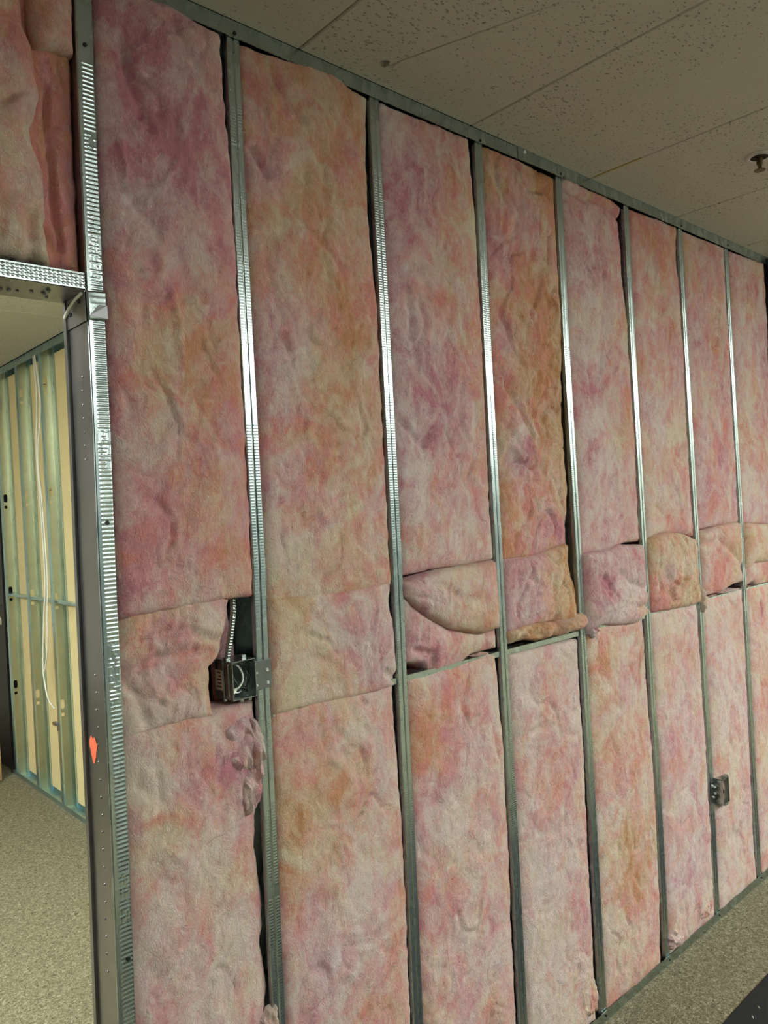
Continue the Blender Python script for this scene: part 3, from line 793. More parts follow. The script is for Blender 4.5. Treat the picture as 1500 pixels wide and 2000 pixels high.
FILL = [
 (0, dict(top=[(0.09, 1.530), (0.36, 1.545)], bot=[(0.08, 1.282), (0.153, 1.284), (0.224, 1.289), (0.264, 1.286), (0.32, 1.280)],
          xr=interp([(1.27, 0.305), (1.30, 0.292), (1.33, 0.288), (1.39, 0.292), (1.405, 0.312), (1.46, 0.334), (1.54, 0.348)]),
          look='filler piece of pink batt beside the junction box', hue=0.45, pale=0.42, yoff=0.012, bulge=0.018, amp=1.5,
          creases=[([(0.11, 1.40), (0.17, 1.425), (0.25, 1.43)], 0.014, 0.012), ([(0.13, 1.46), (0.22, 1.475), (0.31, 1.45)], 0.008, 0.010),
                   ([(0.10, 1.41), (0.125, 1.36), (0.135, 1.31)], 0.010, 0.010)],
          blobs=[(0.30, 1.48, 0.05, -0.1, 0.5), (0.28, 1.42, 0.06, 0.3, -0.2), (0.24, 1.33, 0.05, 0.1, 0.3), (0.12, 1.32, 0.05, 0, 0.35)])),
 (1, dict(top=[(0.42, 1.521), (0.536, 1.513), (0.672, 1.508), (0.81, 1.516)], bot=[(0.42, 1.258), (0.52, 1.258), (0.671, 1.252), (0.737, 1.249), (0.81, 1.257)],
          xr=interp([(1.24, 0.797), (1.30, 0.801), (1.38, 0.803), (1.42, 0.798), (1.46, 0.788), (1.50, 0.797), (1.53, 0.803)]),
          look='flat beige-pink filler piece', hue=0.50, pale=0.45, yoff=-0.006, bulge=0.010, rnd=0.014,
          creases=[([(0.52, 1.42), (0.58, 1.40), (0.60, 1.37)], 0.008, 0.008), ([(0.755, 1.29), (0.79, 1.275)], 0.016, 0.010)],
          blobs=[(0.56, 1.38, 0.08, -0.05, 0.5), (0.73, 1.38, 0.1, -0.45, 0.1), (0.74, 1.29, 0.06, -0.4, 0.1), (0.47, 1.48, 0.07, 0.4, -0.1), (0.47, 1.30, 0.07, 0.3, 0.15)])),
 (2, dict(top=[(0.83, 1.505), (0.90, 1.520), (0.98, 1.527), (1.21, 1.536)], bot=[(0.835, 1.475), (0.87, 1.440), (0.909, 1.412), (1.002, 1.361), (1.126, 1.330), (1.21, 1.336)],
          look='puffy cream pillow of insulation', hue=0.55, pale=0.72, yoff=-0.004, bulge=0.030, rnd=0.020,
          creases=[([(0.86, 1.50), (0.95, 1.49), (1.02, 1.45)], 0.008, 0.008), ([(1.05, 1.44), (1.12, 1.43)], 0.010, 0.02)],
          blobs=[(0.90, 1.48, 0.07, -0.4, -0.3), (1.12, 1.36, 0.08, 0.3, -0.1)])),
 (2, dict(top=[(0.83, 1.485), (0.87, 1.450), (0.909, 1.420), (1.002, 1.368), (1.126, 1.336), (1.21, 1.342)], bot=[(0.835, 1.300), (0.90, 1.286), (0.93, 1.258), (0.98, 1.258), (1.05, 1.262), (1.09, 1.278), (1.21, 1.280)],
          look='pink fold under the cream insulation pillow', hue=0.30, pale=0.50, yoff=0.010, bulge=0.020, rnd=0.018,
          creases=[([(0.87, 1.33), (0.92, 1.305), (0.93, 1.27)], 0.014, 0.010)], blobs=[(0.9, 1.32, 0.07, -0.2, -0.1), (1.08, 1.31, 0.12, 0.3, 0.2)])),
 (3, dict(top=[(1.23, 1.535), (1.376, 1.534), (1.50, 1.548), (1.62, 1.560)], bot=[(1.23, 1.318), (1.33, 1.322), (1.46, 1.320), (1.58, 1.300)],
          xr=interp([(1.28, 1.595), (1.35, 1.600), (1.42, 1.592), (1.47, 1.570), (1.56, 1.575)]),
          look='two-tone filler piece, pink and ochre,', hue=0.55, pale=0.30, huegrad=1.1, yoff=-0.002, bulge=0.022, rnd=0.020, amp=1.3,
          creases=[([(1.46, 1.50), (1.45, 1.40), (1.47, 1.33)], 0.010, 0.012)], blobs=[(1.28, 1.49, 0.04, 0.1, -0.4), (1.30, 1.40, 0.07, -0.3, 0.1), (1.52, 1.43, 0.07, 0.2, 0.1)])),
 (3, dict(top=[(1.23, 1.325), (1.33, 1.332), (1.46, 1.326), (1.62, 1.330)], bot=[(1.23, 1.284), (1.30, 1.290), (1.38, 1.276), (1.46, 1.276), (1.63, 1.276)],
          xr=interp([(1.25, 1.628), (1.35, 1.618)]), look='crumpled ochre strip on the bridging channel', hue=0.88, pale=0.42, yoff=-0.002, bulge=0.026, rnd=0.018, amp=1.6,
          jag=0.010, rough=[(1.33, 1.30, 0.12, 0.024), (1.48, 1.30, 0.12, 0.026), (1.59, 1.30, 0.06, 0.024)])),
 (4, dict(top=[(1.63, 1.518), (1.75, 1.522), (1.86, 1.532), (1.95, 1.525), (2.03, 1.520)], bot=[(1.63, 1.262), (1.72, 1.272), (1.809, 1.258), (1.923, 1.247), (1.98, 1.262), (2.03, 1.290)],
          look='bright pink puffy filler piece', hue=0.08, pale=0.52, yoff=-0.008, bulge=0.030, rnd=0.024, amp=1.5,
          creases=[([(1.72, 1.43), (1.76, 1.40), (1.75, 1.37)], 0.016, 0.012), ([(1.80, 1.44), (1.92, 1.39), (2.0, 1.36)], 0.009, 0.012), ([(1.92, 1.30), (2.0, 1.295)], 0.014, 0.010)],
          blobs=[(1.74, 1.40, 0.05, -0.2, -0.5), (1.96, 1.28, 0.05, 0.7, 0.1), (1.85, 1.28, 0.09, 0.1, 0.2)], rough=[(1.70, 1.33, 0.06, 0.012)])),
 (5, dict(top=[(2.04, 1.530), (2.12, 1.548), (2.22, 1.556), (2.30, 1.548), (2.42, 1.515)], bot=[(2.04, 1.268), (2.16, 1.263), (2.339, 1.256), (2.42, 1.262)],
          look='crumpled orange filler piece', hue=0.80, pale=0.38, yoff=-0.006, bulge=0.030, rnd=0.024, amp=1.6, wrinkle=0.8, rough=[(2.22, 1.37, 0.12, 0.014)],
          blobs=[(2.15, 1.42, 0.05, -0.4, 0.2), (2.07, 1.29, 0.08, -0.5, 0.0)])),
 (6, dict(top=[(2.45, 1.535), (2.613, 1.552), (2.70, 1.560), (2.84, 1.560)], bot=[(2.45, 1.282), (2.629, 1.278), (2.74, 1.300), (2.84, 1.300)],
          look='peach and coral filler piece', hue=0.48, pale=0.55, yoff=-0.002, bulge=0.020, rnd=0.020, creases=[([(2.47, 1.48), (2.60, 1.50), (2.70, 1.45), (2.82, 1.36)], 0.012, 0.014)],
          blobs=[(2.55, 1.36, 0.08, -0.05, -0.6), (2.78, 1.42, 0.08, 0.4, 0.1)])),
 (7, dict(top=[(2.86, 1.555), (3.25, 1.530)], bot=[(2.86, 1.345), (2.95, 1.370), (3.25, 1.355)],
          look='ochre filler piece', hue=0.70, pale=0.55, yoff=-0.004, bulge=0.026, rnd=0.020)),
 (7, dict(top=[(2.86, 1.360), (2.95, 1.385), (3.25, 1.370)], bot=[(2.86, 1.268), (2.95, 1.290), (3.0, 1.268), (3.25, 1.262)],
          look='coral insulation scrap under the ochre filler', hue=0.40, pale=0.50, yoff=0.006, bulge=0.018, rnd=0.018)),
]
FILL.append((0, dict(top=[(0.29, 1.518), (0.38, 1.522)], bot=[(0.29, 1.300), (0.39, 1.300)], xl=lambda z: 0.335+0*z,
          xr=interp([(1.30, 0.384), (1.41, 0.384), (1.45, 0.377), (1.53, 0.366)]), look='recessed pink sliver behind the armored cable',
          hue=0.25, pale=0.35, yoff=0.066, bulge=0.004, rnd=0.008, yback=0.092)))
for q, (k, p) in enumerate(FILL):
    look = p.pop('look'); xr = p.pop('xr', None) or EDGE_R(k)
    batt(f'{look} {between(k)}', GF, p.pop('xl', None) or EDGE_L[k], xr, p.pop('top'), p.pop('bot'), 60+q, res=0.0045 if k < 5 else 0.006, **p)

LOW = {
 0: dict(top=[(0.08, 1.300), (0.224, 1.300), (0.287, 1.294), (0.324, 1.300), (0.40, 1.295)], hue=0.40, pale=0.48, yoff=0.014, look='lower pink batt with a torn tuft',
         gap=[(0.0, 0.010), (0.62, 0.012), (0.68, 0.004), (0.78, 0.014), (0.85, 0.004), (0.98, 0.016), (1.08, 0.012), (1.15, 0.002), (1.3, 0.004)],
         rough=[(0.355, 1.20, 0.055, 0.030), (0.37, 1.10, 0.035, 0.026)], creases=[([(0.36, 1.14), (0.365, 1.07)], 0.022, 0.010), ([(0.385, 1.20), (0.39, 1.12)], 0.030, 0.007)],
         blobs=[(0.35, 1.17, 0.07, -0.5, -0.05), (0.15, 1.2, 0.06, 0.0, 0.5), (0.30, 0.75, 0.1, -0.1, 0.3), (0.25, 0.98, 0.09, 0.0, 0.4), (0.14, 1.05, 0.08, 0.2, -0.2)]),
 1: dict(top=[(0.42, 1.272), (0.55, 1.272), (0.81, 1.262)], hue=0.50, pale=0.55, look='lower peach-pink batt',
         gap=[(0.0, 0.006), (0.9, 0.004), (1.15, 0.012), (1.27, 0.016)], blobs=[(0.47, 1.05, 0.1, 0.4, -0.2), (0.55, 0.62, 0.1, -0.4, 0.1), (0.66, 0.86, 0.1, 0.0, 0.4), (0.70, 0.5, 0.08, -0.1, -0.5)]),
 2: dict(top=[(0.83, 1.262), (0.927, 1.262), (1.037, 1.268), (1.155, 1.276), (1.21, 1.262)], hue=0.40, pale=0.55, look='lower coral-pink batt',
         gap=[(0.0, 0.010), (0.5, 0.014), (0.72, 0.006), (1.0, 0.004), (1.2, 0.012), (1.27, 0.020)], blobs=[(0.87, 1.12, 0.09, 0.2, -0.5), (1.02, 1.22, 0.05, 0.0, -0.5), (0.88, 0.66, 0.1, -0.3, -0.3), (0.9, 0.95, 0.08, -0.35, -0.2)]),
 3: dict(top=[(1.23, 1.258), (1.404, 1.254), (1.56, 1.252), (1.62, 1.244)], hue=0.32, pale=0.68, look='pale lower batt below the exposed bridging channel',
         gap=[(0.0, 0.022), (0.6, 0.018), (0.9, 0.012), (1.24, 0.012)], blobs=[(1.42, 0.9, 0.1, 0.1, -0.4), (1.5, 0.5, 0.1, 0.1, -0.4)]),
 4: dict(top=[(1.63, 1.274), (1.809, 1.272), (2.03, 1.268)], hue=0.55, pale=0.60, look='peach lower batt', gap=[(0.0, 0.028), (0.25, 0.006), (0.9, 0.010), (1.26, 0.020)],
         blobs=[(1.82, 0.45, 0.12, 0.3, -0.4), (1.95, 1.0, 0.1, -0.4, 0)]),
 5: dict(top=[(2.04, 1.274), (2.16, 1.268), (2.42, 1.262)], hue=0.34, pale=0.68, look='pale pink lower batt', gap=[(0, 0.006), (0.9, 0.008), (1.26, 0.010)], blobs=[(2.2, 0.35, 0.12, -0.3, -0.2), (2.15, 0.75, 0.1, 0.1, -0.3)]),
 6: dict(top=[(2.45, 1.276), (2.629, 1.272), (2.84, 1.276)], hue=0.34, pale=0.68, look='lower batt beside a metal outlet box', gap=[(0, 0.010), (0.5, 0.018), (0.7, 0.006), (1.26, 0.006)]),
 7: dict(top=[(2.86, 1.274), (3.25, 1.264)], hue=0.44, pale=0.58, look='lower batt with a small red slit', creases=[([(2.98, 1.20), (3.0, 1.13)], 0.018, 0.008)], blobs=[(2.99, 1.16, 0.035, -0.2, -0.9)]),
}
LOWB = {}
for k, p in LOW.items():
    gap = p.pop('gap', None); look = p.pop('look'); top = p.pop('top')
    x0, x1 = float(EDGE_L[k](0.0))-0.02, top[-1][0]+0.05
    LOWB[k] = batt(f'{look} {between(k)}', GL, EDGE_L[k], EDGE_R(k, gap), top, [(x0, 0.018), (x1, 0.018)], 90+k, res=0.0055 if k < 5 else 0.007, **p)

# insulation over the doorway: a bulging lobe, a recessed torn strip and a hanging flap
SPLIT = interp([(2.166, 0.016), (2.185, 0.013), (2.239, 0.007), (2.295, 0.012), (2.332, 0.011), (2.374, -0.003), (2.409, -0.009), (2.441, 0.004), (2.479, 0.010), (2.556, 0.003), (2.583, -0.009), (2.638, -0.012), (2.72, -0.012)])
batt('bulging dusty pink batt above the doorway header', GU, lambda z: -0.888+0*z, SPLIT, [(-0.9, 2.722), (0.05, 2.722)], [(-0.9, 2.166), (0.05, 2.166)], 130,
     yoff=-0.004, bulge=0.022, rnd=0.05, hue=0.36, pale=0.34, amp=1.2, yback=0.10, blobs=[(-0.07, 2.45, 0.07, 0.2, 0.3), (-0.05, 2.62, 0.1, 0.4, -0.1), (-0.06, 2.25, 0.08, -0.1, -0.1)],
     creases=[([(-0.02, 2.24), (-0.03, 2.17)], 0.02, 0.012)])
batt('torn reddish strip of insulation recessed beside the jamb above the doorway', GU, lambda z: SPLIT(z)-0.03, lambda z: KING_L(z)-0.0005, [(-0.1, 2.722), (0.08, 2.722)], [(-0.1, 2.166), (0.08, 2.166)], 131,
     yoff=0.020, bulge=0.008, rnd=0.012, hue=0.64, pale=-0.25, amp=1.3, wrinkle=0.6, res=0.004, yback=0.10, jag=0.002, rough=[(0.03, 2.3, 0.12, 0.012)],
     creases=[([(0.022, 2.50), (0.020, 2.40), (0.020, 2.30), (0.030, 2.2)], 0.018, 0.006)])
batt('hanging peach flap of insulation at the top of the jamb', GU, lambda z: SPLIT(z)+0.001+0*z, lambda z: KING_L(z)-0.002, [(-0.1, 2.722), (0.08, 2.722)], [(-0.05, 2.556), (0.0, 2.560), (0.037, 2.566), (0.08, 2.571)], 132,
     yoff=-0.006, bulge=0.012, rnd=0.016, hue=0.62, pale=0.22, res=0.004, yback=0.028, jag=0.002)

# torn, crumpled tufts on the batts
def tuft(parent, cx, cz, w, h, seed, hue=0.2, pale=0.4, lift=0.012, y0=-0.004, tilt=0.0, freq=1.0):
    n, m = 56, 40
    V_, U = np.meshgrid(np.linspace(-1, 1, n), np.linspace(-1, 1, m), indexing='ij')
    # ragged rounded outline
    a = np.arctan2(V_, U); sq = np.maximum(np.abs(U), np.abs(V_)); ci = np.hypot(U, V_)+1e-6
    k = sq/ci; rim = 1+0.30*fbm(np.cos(a)*2.2+seed, np.sin(a)*2.2+seed, seed, 4, 0.7)
    u = U*k*rim; v = V_*k*rim
    x = u*w*0.5; z = v*h*0.5
    X = cx+x*math.cos(tilt)-z*math.sin(tilt); Z = cz+x*math.sin(tilt)+z*math.cos(tilt)
    wx = fbm(X*22+seed, Z*22, seed+4, 2)*0.02
    f = 1-np.abs(perlin((X+wx)*34*freq+seed, (Z+wx)*15*freq, seed+5))*2.0
    g = fbm((X+wx)*60+seed, (Z-wx)*34, seed+6, 3)
    e = np.clip(1-sq, 0, 1); dome = np.clip(e*3.0, 0, 1)**0.7
    y = y0-lift*dome*(0.55+0.75*f+0.5*g)+0.012*(1-np.clip(e*6, 0, 1))
    G = np.stack([X, y, Z], 2).reshape(-1, 3)-np.array(parent.location)
    A = {'hue': (hue+0.5*fbm(X*18+seed, Z*14, seed+2, 2)).ravel(), 'pale': (pale+0.8*fbm(X*24+seed, Z*16, seed+3, 2)).ravel()}
    return link_mesh('torn_tuft', grid_mesh('torn_tuft', G, m, n, (), True, A), M['wool'], parent)
L0 = LOWB[0]
tuft(L0, 0.350, 1.215, 0.090, 0.135, 201, 0.12, 0.55, 0.014, 0.008, 0.25, 0.8)
tuft(L0, 0.384, 1.195, 0.030, 0.140, 202, 0.15, 0.7, 0.015, 0.0, 0.05)
tuft(L0, 0.368, 1.115, 0.050, 0.110, 203, 0.18, 0.5, 0.014, 0.006, -0.15)
tuft(L0, 0.376, 0.605, 0.040, 0.085, 207, 0.5, 1.0, 0.014, 0.0, -0.4)
tuft(LOWB[6], 2.452, 1.270, 0.030, 0.100, 208, 0.5, 0.9, 0.012, -0.006, 0.1, 1.3)
tuft(LOWB[5], 2.105, 0.075, 0.090, 0.080, 209, 0.3, 0.9, 0.016, 0.0, 0.5)
tuft(LOWB[3], 1.545, 0.130, 0.110, 0.170, 210, 0.6, 0.8, 0.010, 0.0, 0.4, 0.6)
tuft(LOWB[5], 2.350, 0.085, 0.110, 0.055, 211, 0.4, 0.9, 0.014, 0.0, 0.1)
tuft(LOWB[4], 1.665, 1.262, 0.040, 0.045, 212, 0.1, 0.8, 0.014, -0.006, 0.3, 1.3)

# ------------------------------------------------------------------ junction box with armored cable
jb = (0.356, 0.0, 1.352)
je = empty('junction_box', (jb[0], jb[1], jb[2]-0.041), 'open square metal junction box with wires, screwed to the first stud', 'electrical box')
JB = Vector((jb[0], jb[1], jb[2]-0.041))
x0, x1, z0, z1, y0, y1 = 0.328, 0.3855, 1.313, 1.394, -0.008, 0.060
def jbox(name, a, mat='steel_box', bevel=0.0, parent=None):
    return box(name, a[0]-JB.x, a[1]-JB.x, a[2]-JB.y, a[3]-JB.y, a[4]-JB.z, a[5]-JB.z, M[mat], parent or je, bevel)
t = 0.0016
bm = bmesh.new()
for a in ((x0, x0+t, y0, y1, z0, z1), (x1-t, x1, y0, y1, z0, z1), (x0+t, x1-t, y0, y1, z0, z0+t), (x0+t, x1-t, y0, y1, z1-t, z1), (x0, x1, y1-t, y1, z0, z1)):
    add_box(bm, a[0]-JB.x, a[1]-JB.x, a[2]-JB.y, a[3]-JB.y, a[4]-JB.z, a[5]-JB.z)
bm_obj('body', bm, M['steel_box'], je)
# extension ring: stepped rear section
jbox('rear_section', (x0-0.004, x0+0.001, 0.022, y1-0.002, z0+0.003, z1-0.003), bevel=0.001)
jbox('corner_bead', (x0-0.003, x0+0.001, 0.004, 0.018, z0+0.006, z1-0.006), bevel=0.0014)
for (xa, za, dx) in ((x0-0.001, z1-0.002, 0.010), (x1-0.020, z1-0.001, 0.010)):
    jbox('mounting_ear', (xa, xa+dx, 0.012, 0.026, za, za+0.008), bevel=0.001)
for xa, ya in ((0.333, 0.040), (0.352, 0.004), (0.372, 0.004)):
    jbox('clamp_tab', (xa, xa+0.008, ya, ya+0.009, z0-0.010, z0+0.001), bevel=0.001)
lb = jbox('label', (x0-0.0048, x0-0.0043, 0.026, 0.054, z0+0.018, z1-0.020), 'label'); lb['label'] = 'small printed paper label'
for i in range(5):
    zz_ = z0+0.024+i*0.0075; w_ = [0.020, 0.014, 0.018, 0.010, 0.016][i]
    jbox('print_line', (x0-0.0051, x0-0.0047, 0.030, 0.030+w_, zz_, zz_+0.0028), 'ink', 0, None)
# round knock-out ring inside the opening
bm = bmesh.new(); n = 32; rings = []
for r_, yy in ((0.036, 0.020), (0.030, 0.020), (0.030, 0.026), (0.036, 0.026)):
    rings.append([bm.verts.new(Vector((0.3565+r_*0.74*math.cos(2*math.pi*k/n), yy, 1.3535+r_*math.sin(2*math.pi*k/n)))-JB) for k in range(n)])
for q in range(4):
    A, B = rings[q], rings[(q+1) % 4]
    for k in range(n): bm.faces.new((A[k], A[(k+1) % n], B[(k+1) % n], B[k]))
bm_obj('plaster_ring', bm, M['steel_box'], je, smooth=True)
def jtube(name, pts, r, mat): return tube(name, [Vector(p)-JB for p in pts], r, M[mat], je)
w1 = jtube('wire', [(0.350, 0.045, 1.388), (0.361, 0.020, 1.375), (0.363, 0.008, 1.353), (0.352, 0.006, 1.337), (0.342, 0.012, 1.331)], 0.0021, 'whitewire'); w1['label'] = 'white wire'
w2 = jtube('wire', [(0.356, 0.045, 1.389), (0.370, 0.022, 1.378), (0.376, 0.010, 1.355), (0.371, 0.010, 1.332), (0.374, 0.014, 1.322)], 0.0022, 'blackwire'); w2['label'] = 'black wire'
w3 = jtube('wire', [(0.345, 0.040, 1.386), (0.347, 0.025, 1.360), (0.356, 0.016, 1.335), (0.368, 0.014, 1.326)], 0.0019, 'copper'); w3['label'] = 'green wire'
c1 = jtube('wire_connector', [(0.344, 0.010, 1.332), (0.337, 0.008, 1.325)], 0.0042, 'whitewire')
c2 = jtube('wire_connector', [(0.356, 0.012, 1.334), (0.370, 0.010, 1.330)], 0.0036, 'blackwire')
# bracket on the stud face
jbox('bracket', (0.3845, 0.4255, -0.0062, -0.0048, 1.325, 1.386), 'steel_plate', 0.0004)
jbox('bracket_lip', (0.3838, 0.3862, -0.0062, 0.012, 1.327, 1.384), 'steel_shaded', 0.0004)
for zz_ in (1.363, 1.336):
    bm = bmesh.new(); add_cyl(bm, Vector((0.4145, -0.0075, zz_))-JB, 0.0046, 0.003, 'y', 12, 0.003)
    bm_obj('screw', bm, M['zinc'], je)
    bm = bmesh.new(); add_cyl(bm, Vector((0.388, -0.0072, zz_-0.002))-JB, 0.0022, 0.002, 'y', 10)
    bm_obj('screw', bm, M['zinc'], je)
# armored cable: interlocked spiral sheath
pts = spline([(0.3395, 0.030, 1.394), (0.343, 0.022, 1.43), (0.349, 0.018, 1.47), (0.356, 0.022, 1.505), (0.364, 0.040, 1.56)], 30)
L = np.concatenate([[0], np.cumsum([np.linalg.norm(pts[i+1]-pts[i]) for i in range(len(pts)-1)])])
S = np.arange(0, L[-1], 0.0011); P = np.stack([np.interp(S, L, np.array(pts)[:, c]) for c in range(3)], 1)
bm = bmesh.new(); add_tube(bm, [tuple(p) for p in P], 0.006, 12, lambda i: 0.0058+0.0011*abs(math.sin(math.pi*S[i]/0.0062)))
ac = bm_obj('armored_cable', bm, M['steel_box'], None)
tag(ac, 'flexible armored metal cable rising from the junction box into the batt', 'cable')

# ------------------------------------------------------------------ second outlet box, on the sixth stud
ob = Vector((2.50, 0.0, 0.455))
oe = empty('outlet_box', ob, 'small open metal outlet box clipped to the sixth stud near the floor', 'electrical box')
def obox(name, a, mat='steel_box', bevel=0.0):
    return box(name, a[0]-ob.x, a[1]-ob.x, a[2]-ob.y, a[3]-ob.y, a[4]-ob.z, a[5]-ob.z, M[mat], oe, bevel)
X0, X1, Z0, Z1, Y0, Y1 = 2.478, 2.535, 0.458, 0.556, -0.034, 0.050
bm = bmesh.new()
for a in ((X0, X0+t, Y0, Y1, Z0, Z1), (X1-t, X1, Y0, Y1, Z0, Z1), (X0, X1, Y0, Y1, Z0, Z0+t), (X0, X1, Y0, Y1, Z1-t, Z1), (X0, X1, Y1-t, Y1, Z0, Z1)):
    add_box(bm, a[0]-ob.x, a[1]-ob.x, a[2]-ob.y, a[3]-ob.y, a[4]-ob.z, a[5]-ob.z)
bm_obj('body', bm, M['steel_box'], oe)
obox('bracket', (2.440, 2.480, -0.0055, -0.0042, 0.470, 0.552), 'steel_box', 0.0004)
obox('mounting_ear', (2.500, 2.530, -0.034, -0.020, Z1, Z1+0.010), 'steel_box', 0.001)
obox('mounting_ear', (2.495, 2.525, -0.034, -0.020, Z0-0.008, Z0), 'steel_box', 0.001)
for xx_, zz_ in ((2.452, 0.536), (2.468, 0.526), (2.455, 0.490), (2.470, 0.500)):
    bm = bmesh.new(); add_cyl(bm, Vector((xx_, -0.0078, zz_))-ob, 0.0052, 0.005, 'y', 12, 0.003); bm_obj('screw', bm, M['zinc'], oe)
tube('wire', [Vector(p)-ob for p in ((2.52, 0.04, 0.55), (2.505, -0.015, 0.52), (2.515, -0.018, 0.49), (2.525, 0.02, 0.47))], 0.0022, M['blackwire'], oe)

# ------------------------------------------------------------------ sprinkler head in the ceiling
sp = (2.098, -0.430, H)
se = empty('sprinkler_head', sp, 'pendent fire sprinkler head in a round ceiling escutcheon', 'sprinkler')
bm = bmesh.new(); n = 40; prof = [(0.020, 0.004), (0.023, -0.004), (0.030, -0.007), (0.040, -0.006), (0.043, -0.001)]
rings = [[bm.verts.new((r_*math.cos(2*math.pi*k/n), r_*math.sin(2*math.pi*k/n), z)) for k in range(n)] for r_, z in prof]
for A, B in zip(rings[:-1], rings[1:]):
    for k in range(n): bm.faces.new((A[k], A[(k+1) % n], B[(k+1) % n], B[k]))
bm_obj('escutcheon', bm, M['chrome'], se, smooth=True)
cyl('recess', (0, 0, -0.001), 0.030, 0.009, M['dark'], se, 'z', 28)
bm = bmesh.new(); add_cyl(bm, (0, 0, -0.014), 0.009, 0.024, 'z', 12)
bm_obj('body', bm, M['brass'], se)
for s_ in (-1, 1):
    tube('frame_arm', [(s_*0.009, 0, -0.018), (s_*0.012, 0, -0.028), (s_*0.009, 0, -0.038), (0, 0, -0.044)], 0.0022, M['brass'], se, 4, 6)
bm = bmesh.new()
add_cyl(bm, (0, 0, -0.046), 0.017, 0.0022, 'z', 24)
bm_obj('deflector', bm, M['brass'], se)
cyl('glass_bulb', (0, 0, -0.030), 0.0026, 0.020, M['brass'], se, 'z', 8)

# ------------------------------------------------------------------ dark sheet lying on the carpet
me_ = empty('floor_mat', (2.6, -1.2, 0.0), 'black rubber mat lying on the carpet parallel to the insulated wall', 'mat')
bm = bmesh.new(); rr = random.Random(4); n = 70
x0m, x1m, y0m, y1m = 0.42-2.6, 3.4-2.6, -1.75+1.2, -0.279+1.2
prev = None
for i in range(n+1):
    x = x0m+(x1m-x0m)*i/n; w_ = 0.0025*(rr.random()-0.5)
    row = [bm.verts.new((x, y0m+w_, 0.0005)), bm.verts.new((x, y1m+w_, 0.0005)), bm.verts.new((x, y1m+w_, 0.006)), bm.verts.new((x, y1m+w_-0.004, 0.009)), bm.verts.new((x, y0m+w_, 0.009))]
    if prev:
        for k in range(5): bm.faces.new((prev[k], prev[(k+1) % 5], row[(k+1) % 5], row[k]))
    else: bm.faces.new(row)
    prev = row
bm.faces.new(prev)
bm_obj('sheet', bm, M['black'], me_)
bm = bmesh.new()
for px_, py_, a_ in ((1.96, -0.335, 0.6), (2.02, -0.33, 0.9), (2.25, -0.36, 0.3)):
    bmesh.ops.create_uvsphere(bm, u_segments=8, v_segments=5, radius=1, matrix=Matrix.Translation((px_-2.6, py_+1.2, 0.0095)) @ Matrix.Rotation(a_, 4, 'Z') @ Matrix.Diagonal((0.008, 0.002, 0.0012, 1)))
cr_ = bm_obj('debris', bm, M['label'], me_, smooth=True); cr_['label'] = 'pale crumbs'; cr_['kind'] = 'stuff'

# ------------------------------------------------------------------ room behind the doorway: framed wall with cream board
BX = 1.095
bw = box('wall_side_room', BX+0.0685, BX+0.081, 0.118, 4.283, 0.0, H, M['cream']); tag(bw, kind='structure')
bw2 = box('wall_beyond_black_door', BX, BX+0.10, 5.21, YF, 0.0, H, M['paint']); tag(bw2, kind='structure')
bw3 = box('wall_over_black_door', BX, BX+0.10, 4.30, 5.21, 2.13, H, M['paint']); tag(bw3, kind='structure')
BST = [4.245, 3.795, 3.352, 2.905, 2.46, 2.01, 1.56, 1.11, 0.66]
NAMES = ['first', 'second', 'third', 'fourth', 'fifth', 'sixth', 'seventh', 'eighth', 'ninth']
def web_with_holes(base, yw, parent):
    """stud web facing the camera side with real keyhole knock-outs"""
    bm = bmesh.new(); w = 0.066; zs = [0.595, 1.24, 1.876, 2.535]
    Z0_, Z1_ = 0.003, H-0.004; n = 12
    prevz = Z0_
    def V(x, z, dy=0): return bm.verts.new(Vector((BX+x, yw+dy, z))-Vector(base))
    prev_row = [V(0, Z0_), V(w, Z0_)]
    for zc in zs:
        for cz, a, b in ((zc-0.041, 0.010, 0.010), (zc+0.020, 0.013, 0.028)):
            lo = [V(0, cz-b-0.006), V(w, cz-b-0.006)]; hi = [V(0, cz+b+0.006), V(w, cz+b+0.006)]
            bm.faces.new((prev_row[0], prev_row[1], lo[1], lo[0]))
            ring = []
            for k in range(n):
                t_ = 2*math.pi*(k+0.5)/n-math.pi*0.75-math.pi/n*1.0
                c, s_ = math.cos(t_), math.sin(t_)
                e_ = 0.6
                ring.append(V(0.033+a*math.copysign(abs(c)**e_, c), cz+b*math.copysign(abs(s_)**e_, s_)))
            corners = [lo[0], lo[1], hi[1], hi[0]]
            for s4 in range(4):
                seg = [ring[(s4*3+j) % n] for j in range(4)]
                bm.faces.new((corners[s4], seg[0], seg[1])); bm.faces.new((corners[s4], seg[1], corners[(s4+1) % 4]))
                bm.faces.new((corners[(s4+1) % 4], seg[1], seg[2])); bm.faces.new((corners[(s4+1) % 4], seg[2], seg[3]))
            prev_row = hi
    top = [V(0, Z1_), V(w, Z1_)]
    bm.faces.new((prev_row[0], prev_row[1], top[1], top[0]))
    o = bm_obj('web', bm, M['steel_cream_reflection'], parent)
    md_ = o.modifiers.new('thickness', 'SOLIDIFY'); md_.thickness = 0.0012; md_.offset = 0
    return o
M['steel_cream_reflection'] = make_steel('cream_reflection_tinted_web', (0.72, 0.63, 0.37), 0.45)  # tan tint paints in the reflection of the cream board on the webs
M['steel_blue_reflection'] = make_steel('blue_reflection_tinted_steel', (0.46, 0.64, 0.70), 0.30)  # blue tint paints in a bluish reflection on flanges and tracks
